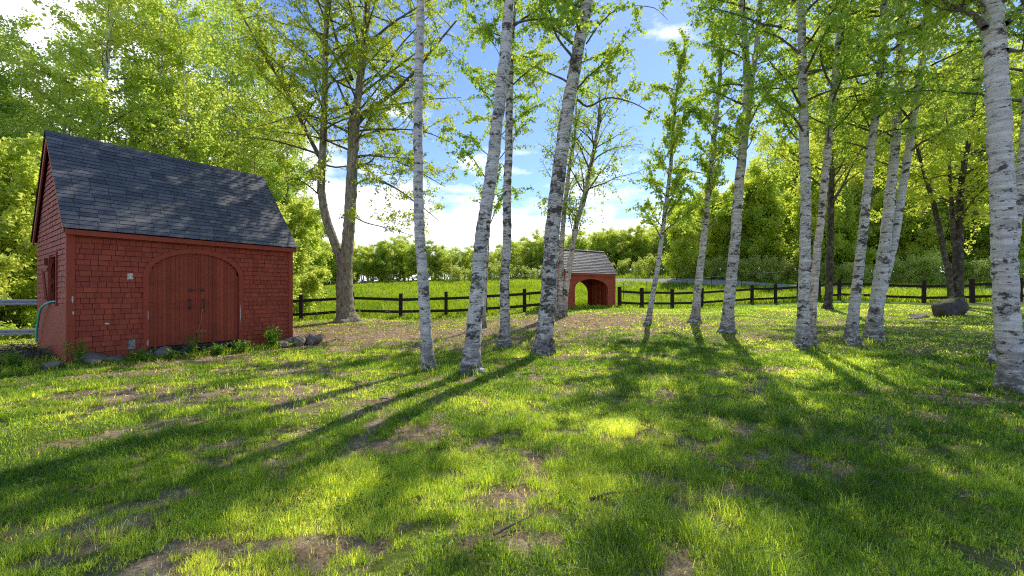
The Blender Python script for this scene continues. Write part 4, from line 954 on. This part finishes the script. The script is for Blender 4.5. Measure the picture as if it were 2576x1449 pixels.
def place(p, name, label, cat, group, x, y, s, rz, sz=1.):
    root = thing(name, label, cat, (x, y, hz(x, y) - .05), rz, group); root.scale = (s, s, s * sz)
    link('trunk', p[0], root); link('branches', p[1], root); link('crown', p[2], root); return root
wo = lambda **k: dict(dict(nb=34, s0=.12, R=2.8, n=30000, leaf=.13, prof=lambda s: .9 - .5 * s, el=32, curve=-.02, ns=8, droop=-.08, sig=.09, down=.3), **k)
PB = [proto(100, 12, .10, 0, M['wood_leaf'], M['twig_grey'], M['birch_mid'], wo(s0=.25, R=2.4, n=6500, leaf=.085, nb=32, sig=.12)), proto(101, 13, .13, 0, M['wood_leaf'], M['twig'], M['bark'], wo(nb=42, n=16500, s0=.06, leaf=.095, sig=.14)), proto(102, 10, .1, 0, M['wood_leaf'], M['twig'], M['bark_dark'], wo(nb=40, s0=.05, n=22000, leaf=.10, sig=.13)),
      proto(103, 6, .06, 0, M['fresh_leaf'], M['twig'], M['bark'], wo(nb=34, s0=.02, R=2.0, n=24000, leaf=.11)), proto(104, 13, .1, 0, M['fresh_leaf'], M['twig_grey'], M['birch_pale'], wo(s0=.35, n=13000, leaf=.10))]
rw = random.Random(77)
# woods behind and left of the red shed
wl = ['slender woodland birch behind the red shed', 'tall leafy woodland tree behind the red shed', 'dense dark-stemmed woodland tree behind the red shed', 'young bright green woodland tree behind the red shed', 'pale-stemmed thin birch rising from the woods behind the red shed']
spots = []
for (px, Y, k, s) in [(262, 19, 4, 1.35), (560, 29, 0, 1.75), (620, 27, 0, 1.45), (660, 30, 0, 1.6), (705, 27, 0, 1.2), (590, 33, 4, 1.9), (735, 32, 0, 1.25), (510, 27, 0, 1.6), (30, 24, 0, 1.3), (-30, 14, 3, 1.15), (40, 15, 3, 1.2), (75, 18, 3, 1.3), (-90, 16, 3, 1.3), (10, 20, 0, 1.2), (90, 23, 4, 1.2), (330, 20.5, 0, 1.4), (440, 24, 4, 1.5), (520, 26, 0, 1.55), (400, 23, 0, 1.5), (600, 28, 0, 1.4), (170, 21, 0, 1.25), (480, 22, 4, 1.2), (220, 25, 0, 1.45), (660, 31, 4, 1.2), (120, 20, 0, .9), (385, 22, 0, 1.0), (545, 23, 0, .95), (200, 23, 1, .98), (20, 17.5, 2, 1.02), (-70, 17, 1, .95), (330, 26, 1, 1.0), (470, 26, 1, .95), (620, 26, 1, .85), (690, 25, 2, .85), (60, 24, 1, .9), (150, 29, 1, 1.0), (420, 31, 2, 1.15), (560, 32, 2, 1.0), (650, 33, 1, .85), (255, 33, 2, 1.2), (-30, 23, 2, 1.15), (-160, 22, 1, 1.), (60, 34, 1, 1.0), (-120, 30, 1, 1.1),
                      (360, 19.5, 3, 1.0), (450, 21, 3, 1.05), (540, 20.5, 3, 1.0), (620, 21.5, 3, 1.1), (690, 21, 3, 1.0), (735, 22.5, 3, 1.1), (745, 26, 3, 1.2), (700, 29, 2, .85), (765, 31, 3, 1.1), (15, 15.5, 3, .85), (90, 16.5, 3, .8), (190, 18.5, 3, .9), (275, 18, 3, .9), (-60, 15, 3, .9), (745, 36, 2, .75), (690, 38, 1, .8), (600, 40, 1, 1.), (480, 40, 1, 1.1), (300, 42, 1, 1.2), (150, 42, 1, 1.2), (0, 40, 1, 1.1), (-200, 34, 1, 1.1), (-260, 26, 2, 1.1)]:
    place(PB[k], ['birch_tree', 'woodland_tree', 'woodland_tree', 'young_tree', 'birch_tree'][k], wl[k], 'tree', 'woods behind the red shed', (px - CX) / F * Y, Y, s * rw.uniform(.95, 1.06), rw.uniform(0, 6.28))
# leaning dead birch left of the shed
t = TB(); P = np.array([W(-100, 660, 15.5), W(0, 699, 15.2), W(50, 716, 15), W(100, 734, 14.8), W(180, 764, 14.4)]); t.tube(catmull(P, 24), np.linspace(.04, .065, 24), 10); o = t.build('fallen_birch', M['birch_pale'], None, True); tag(o, 'fallen white birch trunk slanting down behind the left shed corner', 'fallen tree')

# far treeline beyond the meadow
fo = lambda **k: dict(dict(nb=26, s0=.1, R=2.2, n=8000, leaf=.15, prof=lambda s: 1.0 - .6 * s, el=36, curve=-.0, ns=6, droop=-.05, sig=.16, down=.2, var=(.2, 1.7), twigs=False, thick=2.), **k)
PF = [proto(120, 8.5, .14, 0, M['fresh_leaf'], M['twig_grey'], M['birch_pale'], fo(s0=.3)), proto(121, 8, .12, 0, M['fresh_leaf'], M['twig'], M['bark'], fo(s0=.08)), proto(122, 9, .13, 0, M['yellow_leaf'], M['twig'], M['bark'], fo(s0=.12, n=7500)),
      proto(123, 10, .14, 0, M['needle'], M['twig'], M['bark_dark'], fo(nb=60, s0=.06, R=2.2, prof=cone, el=-5, n=9000, leaf=.22, sig=.1, fat=.2)), proto(124, 2.6, .05, 0, M['pale_leaf'], M['twig'], M['bark'], fo(nb=30, s0=.02, R=1.7, n=4200, leaf=.15, prof=dome, sig=.15, el=45)), proto(125, 8, .12, 0, M['fresh_leaf'], M['twig_grey'], M['bark_dark'], fo(n=2600, s0=.3, nb=30))]
kinds = ['far_birch', 'far_tree', 'far_tree', 'fir_tree', 'bush', 'bare_tree']
lf = ['pale-stemmed birch in the treeline beyond the meadow', 'bright green tree in the treeline beyond the meadow', 'yellow-green tree in the treeline beyond the meadow', 'dark conifer in the treeline beyond the meadow', 'pale green rounded bush along the edge of the meadow and lane', 'thinly leaved tree in the treeline beyond the meadow']
for px in np.arange(700, 1800, 14.):
    for row in range(2):
        Y = 63 + row * 6 + rw.uniform(-2, 2) - max(0, px - 1500) * .03; p = px + rw.uniform(-8, 8)
        top = np.interp(p, [700, 780, 850, 930, 1010, 1080, 1130, 1180, 1240, 1320, 1400, 1470, 1540, 1600, 1700, 1800], [560, 600, 622, 612, 602, 618, 632, 632, 628, 604, 590, 590, 570, 580, 575, 555]) + rw.uniform(-14, 14)
        k = rw.choice([0, 1, 1, 2, 3, 5] if p < 1120 else [1, 2, 2, 1, 5, 0])
        if row == 0 and p < 1120: k = rw.choice([0, 0, 1, 1, 3])
        x = (p - CX) / F * Y; h = (HY - top) / F * Y + EYE - hz(x, Y); base = [8.5, 8, 9, 10, 2.6, 8][k]
        place(PF[k], kinds[k], lf[k], 'bush' if k == 4 else 'tree', 'treeline beyond the meadow', x, Y, max(.35, h / (base + .8)) * 1.25, rw.uniform(0, 6.28), rw.uniform(.74, .9))
for px in np.arange(1150, 1780, 38.):
    Y = 57 + rw.uniform(-2, 2) - max(0, px - 1400) * .02; x = (px - CX) / F * Y
    place(PF[4], 'bush', lf[4], 'bush', 'pale bushes at the meadow edge', x, Y, rw.uniform(.5, .95), rw.uniform(0, 6.28))
# right woods behind the lane
PR = [proto(140, 15, .17, 0, M['fresh_leaf'], M['twig'], M['bark_dark'], wo(nb=46, s0=.22, R=3.8, n=28000, leaf=.14, sig=.28)), proto(141, 14, .15, 0, M['yellow_leaf'], M['twig'], M['bark_dark'], wo(nb=44, s0=.22, R=3.6, n=26000, leaf=.14, sig=.28)),
      proto(142, 16, .17, 0, M['needle'], M['bark_dark'], M['bark_dark'], wo(nb=80, s0=.1, R=2.6, n=22000, leaf=.2, prof=cone, el=-8, sig=.1, fat=.2)), proto(143, 8, .09, 0, M['yellow_leaf'], M['twig'], M['bark_dark'], wo(nb=36, s0=.1, R=2.2, n=16000, leaf=.17, sig=.2))]
lr = ['leafy green tree in the wood behind the gravel lane', 'yellow-green tree in the wood behind the gravel lane', 'dark conifer in the wood behind the gravel lane', 'young yellow-green tree at the edge of the wood behind the lane']
for (px, Y, k, s) in [(1700 + 47 * q, 44 + (q * 7) % 9 - .004 * q * 47, 3, .85 + .07 * (q % 5)) for q in range(25)] + [(1760, 54, 1, .72), (1800, 50, 0, .72), (1850, 47, 3, 1.1), (1895, 52, 1, .8), (1930, 44, 3, 1.2), (1970, 46, 0, .85), (2010, 48, 2, .7), (2030, 41, 3, 1.15), (2080, 44, 1, .85), (2130, 41, 0, .85), (2160, 46, 2, .8), (2200, 39.5, 1, .8), (2240, 44, 2, .8), (2270, 40, 0, .85), (2310, 43, 2, .85), (2350, 38.5, 1, .8), (2400, 43, 2, .85), (2440, 38.5, 0, .8), (2500, 42, 2, .85), (2540, 37.5, 0, .85), (2600, 37, 1, .9), (2660, 41, 2, .9), (2720, 36, 0, .9), (2800, 36, 1, 1.),
                      (1830, 58, 2, .7), (1900, 58, 2, .75), (1960, 58, 0, .95), (2050, 54, 0, 1.05), (2120, 54, 2, 1.), (2190, 52, 0, 1.1), (2260, 52, 2, 1.05), (2330, 51, 0, 1.15), (2410, 50, 2, 1.1), (2480, 50, 0, 1.15), (2560, 49, 0, 1.15), (2650, 49, 0, 1.2), (1780, 46, 3, .9), (1720, 58, 3, 1.1), (1680, 60, 3, 1.)]:
    Y += 11 * (k != 3); s *= float(np.interp(px, [1780, 1950, 2100], [1.1, 1.5, 1.7])) if k != 3 else 1.1
    place(PR[k], ['woodland_tree', 'woodland_tree', 'fir_tree', 'young_tree'][k], lr[k], 'tree', 'wood behind the gravel lane', (px - CX) / F * Y, Y, s * rw.uniform(.94, 1.06), rw.uniform(0, 6.28))
for (px, Y, s) in [(1790, 44, 1.1), (1840, 43, 1.), (1900, 42, 1.15), (1945, 41, 1.1), (1985, 42, .9), (2120, 39, .9), (2165, 37, 1.), (2285, 36.5, 1.25), (2330, 36.3, 1.3), (2480, 35, 1.1), (2540, 34, 1.1), (2430, 37, 1.0), (2600, 34, 1.1), (1745, 47, 1.), (1700, 50, 1.), (2060, 40.5, .9), (2210, 38, .9)]:
    place(PF[4], 'bush', 'pale green rounded bush beside the gravel lane', 'bush', 'bushes beside the gravel lane', (px - CX) / F * (Y - 1), Y - 1, s * .62, rw.uniform(0, 6.28))

# ================================================================== SKY, SUN, CAMERA
SA, SE = rad(27), rad(44)
w = bpy.data.worlds.new('World'); sc.world = w; w.use_nodes = True; nt = w.node_tree; nt.nodes.clear(); b = NB(nt)
sky = b.n('ShaderNodeTexSky', sky_type='NISHITA', sun_disc=False, sun_elevation=SE, sun_rotation=SA, air_density=1.0, dust_density=.1, ozone_density=1.6)
tc = b.n('ShaderNodeTexCoord').outputs['Generated']
mpv = b.n('ShaderNodeMapping', {0: tc, 1: (3.1, 1.7, .4), 3: (1, 1, 2.6)}).outputs[0]
n1 = b.noise(mpv, 2.6, 9, .58)
sep = b.n('ShaderNodeSeparateXYZ', {0: tc}); zz = sep.outputs[2]; xx = sep.outputs[0]
bias = b.math('SUBTRACT', b.math('MULTIPLY', b.step(zz, .42, .02), .27), b.math('MULTIPLY', b.step(xx, -.75, .2), .10))
yy = sep.outputs[1]
for v_, a0, a1, w_ in (((-.71, .60, .38), .92, .99, .17), ((-.13, .975, .17), .93, .99, .07), ((-.42, .88, .24), .93, .99, .05)):
    dt = b.n('ShaderNodeVectorMath', {0: tc, 1: v_}, operation='DOT_PRODUCT').outputs['Value']; bias = b.math('ADD', bias, b.math('MULTIPLY', b.step(dt, a0, a1), w_))
cf = b.step(b.math('ADD', n1, bias), .555, .66)
bk = b.step(yy, .1, -.3)
n2 = b.noise(b.n('ShaderNodeMapping', {0: tc, 3: (1, 1, 3)}).outputs[0], 6., 6, .6)
cloud = b.mix(b.step(n2, .35, .65), (8.2, 8.8, 10.2), (17, 17, 17))
skyc = b.mix(1., sky.outputs[0], (1.15, 1.28, 1.62), 'MULTIPLY')
colr = b.mix(cf, skyc, cloud)
bg = b.n('ShaderNodeBackground', {0: colr, 1: .128}); out = nt.nodes.new('ShaderNodeOutputWorld'); nt.links.new(bg.outputs[0], out.inputs[0])
sl = bpy.data.lights.new('sun', 'SUN'); sl.energy = 5.0; sl.angle = rad(.5); sl.color = (1, .93, .80)
so = bpy.data.objects.new('sun', sl); COL.objects.link(so)
so.rotation_euler = Vector((math.sin(SA) * math.cos(SE), math.cos(SA) * math.cos(SE), math.sin(SE))).to_track_quat('Z', 'Y').to_euler()
cam = bpy.data.cameras.new('camera'); co = bpy.data.objects.new('camera', cam); COL.objects.link(co); sc.camera = co
co.location = (0, 0, EYE); co.rotation_euler = (rad(90), 0, 0); cam.sensor_width = 36; cam.lens = F / 2576 * 36; cam.shift_y = (HY - 724.5) / 2576
cam.clip_start = .05; cam.clip_end = 2000
sc.view_settings.view_transform = 'Standard'; sc.view_settings.look = 'None'; sc.view_settings.exposure = 0; sc.view_settings.gamma = 1
cy = sc.cycles; cy.max_bounces = 6; cy.diffuse_bounces = 3; cy.transmission_bounces = 4; cy.glossy_bounces = 2; cy.use_denoising = False; cy.pixel_filter_type = 'BLACKMAN_HARRIS'; cy.filter_width = 1.15; cy.sample_clamp_indirect = 6
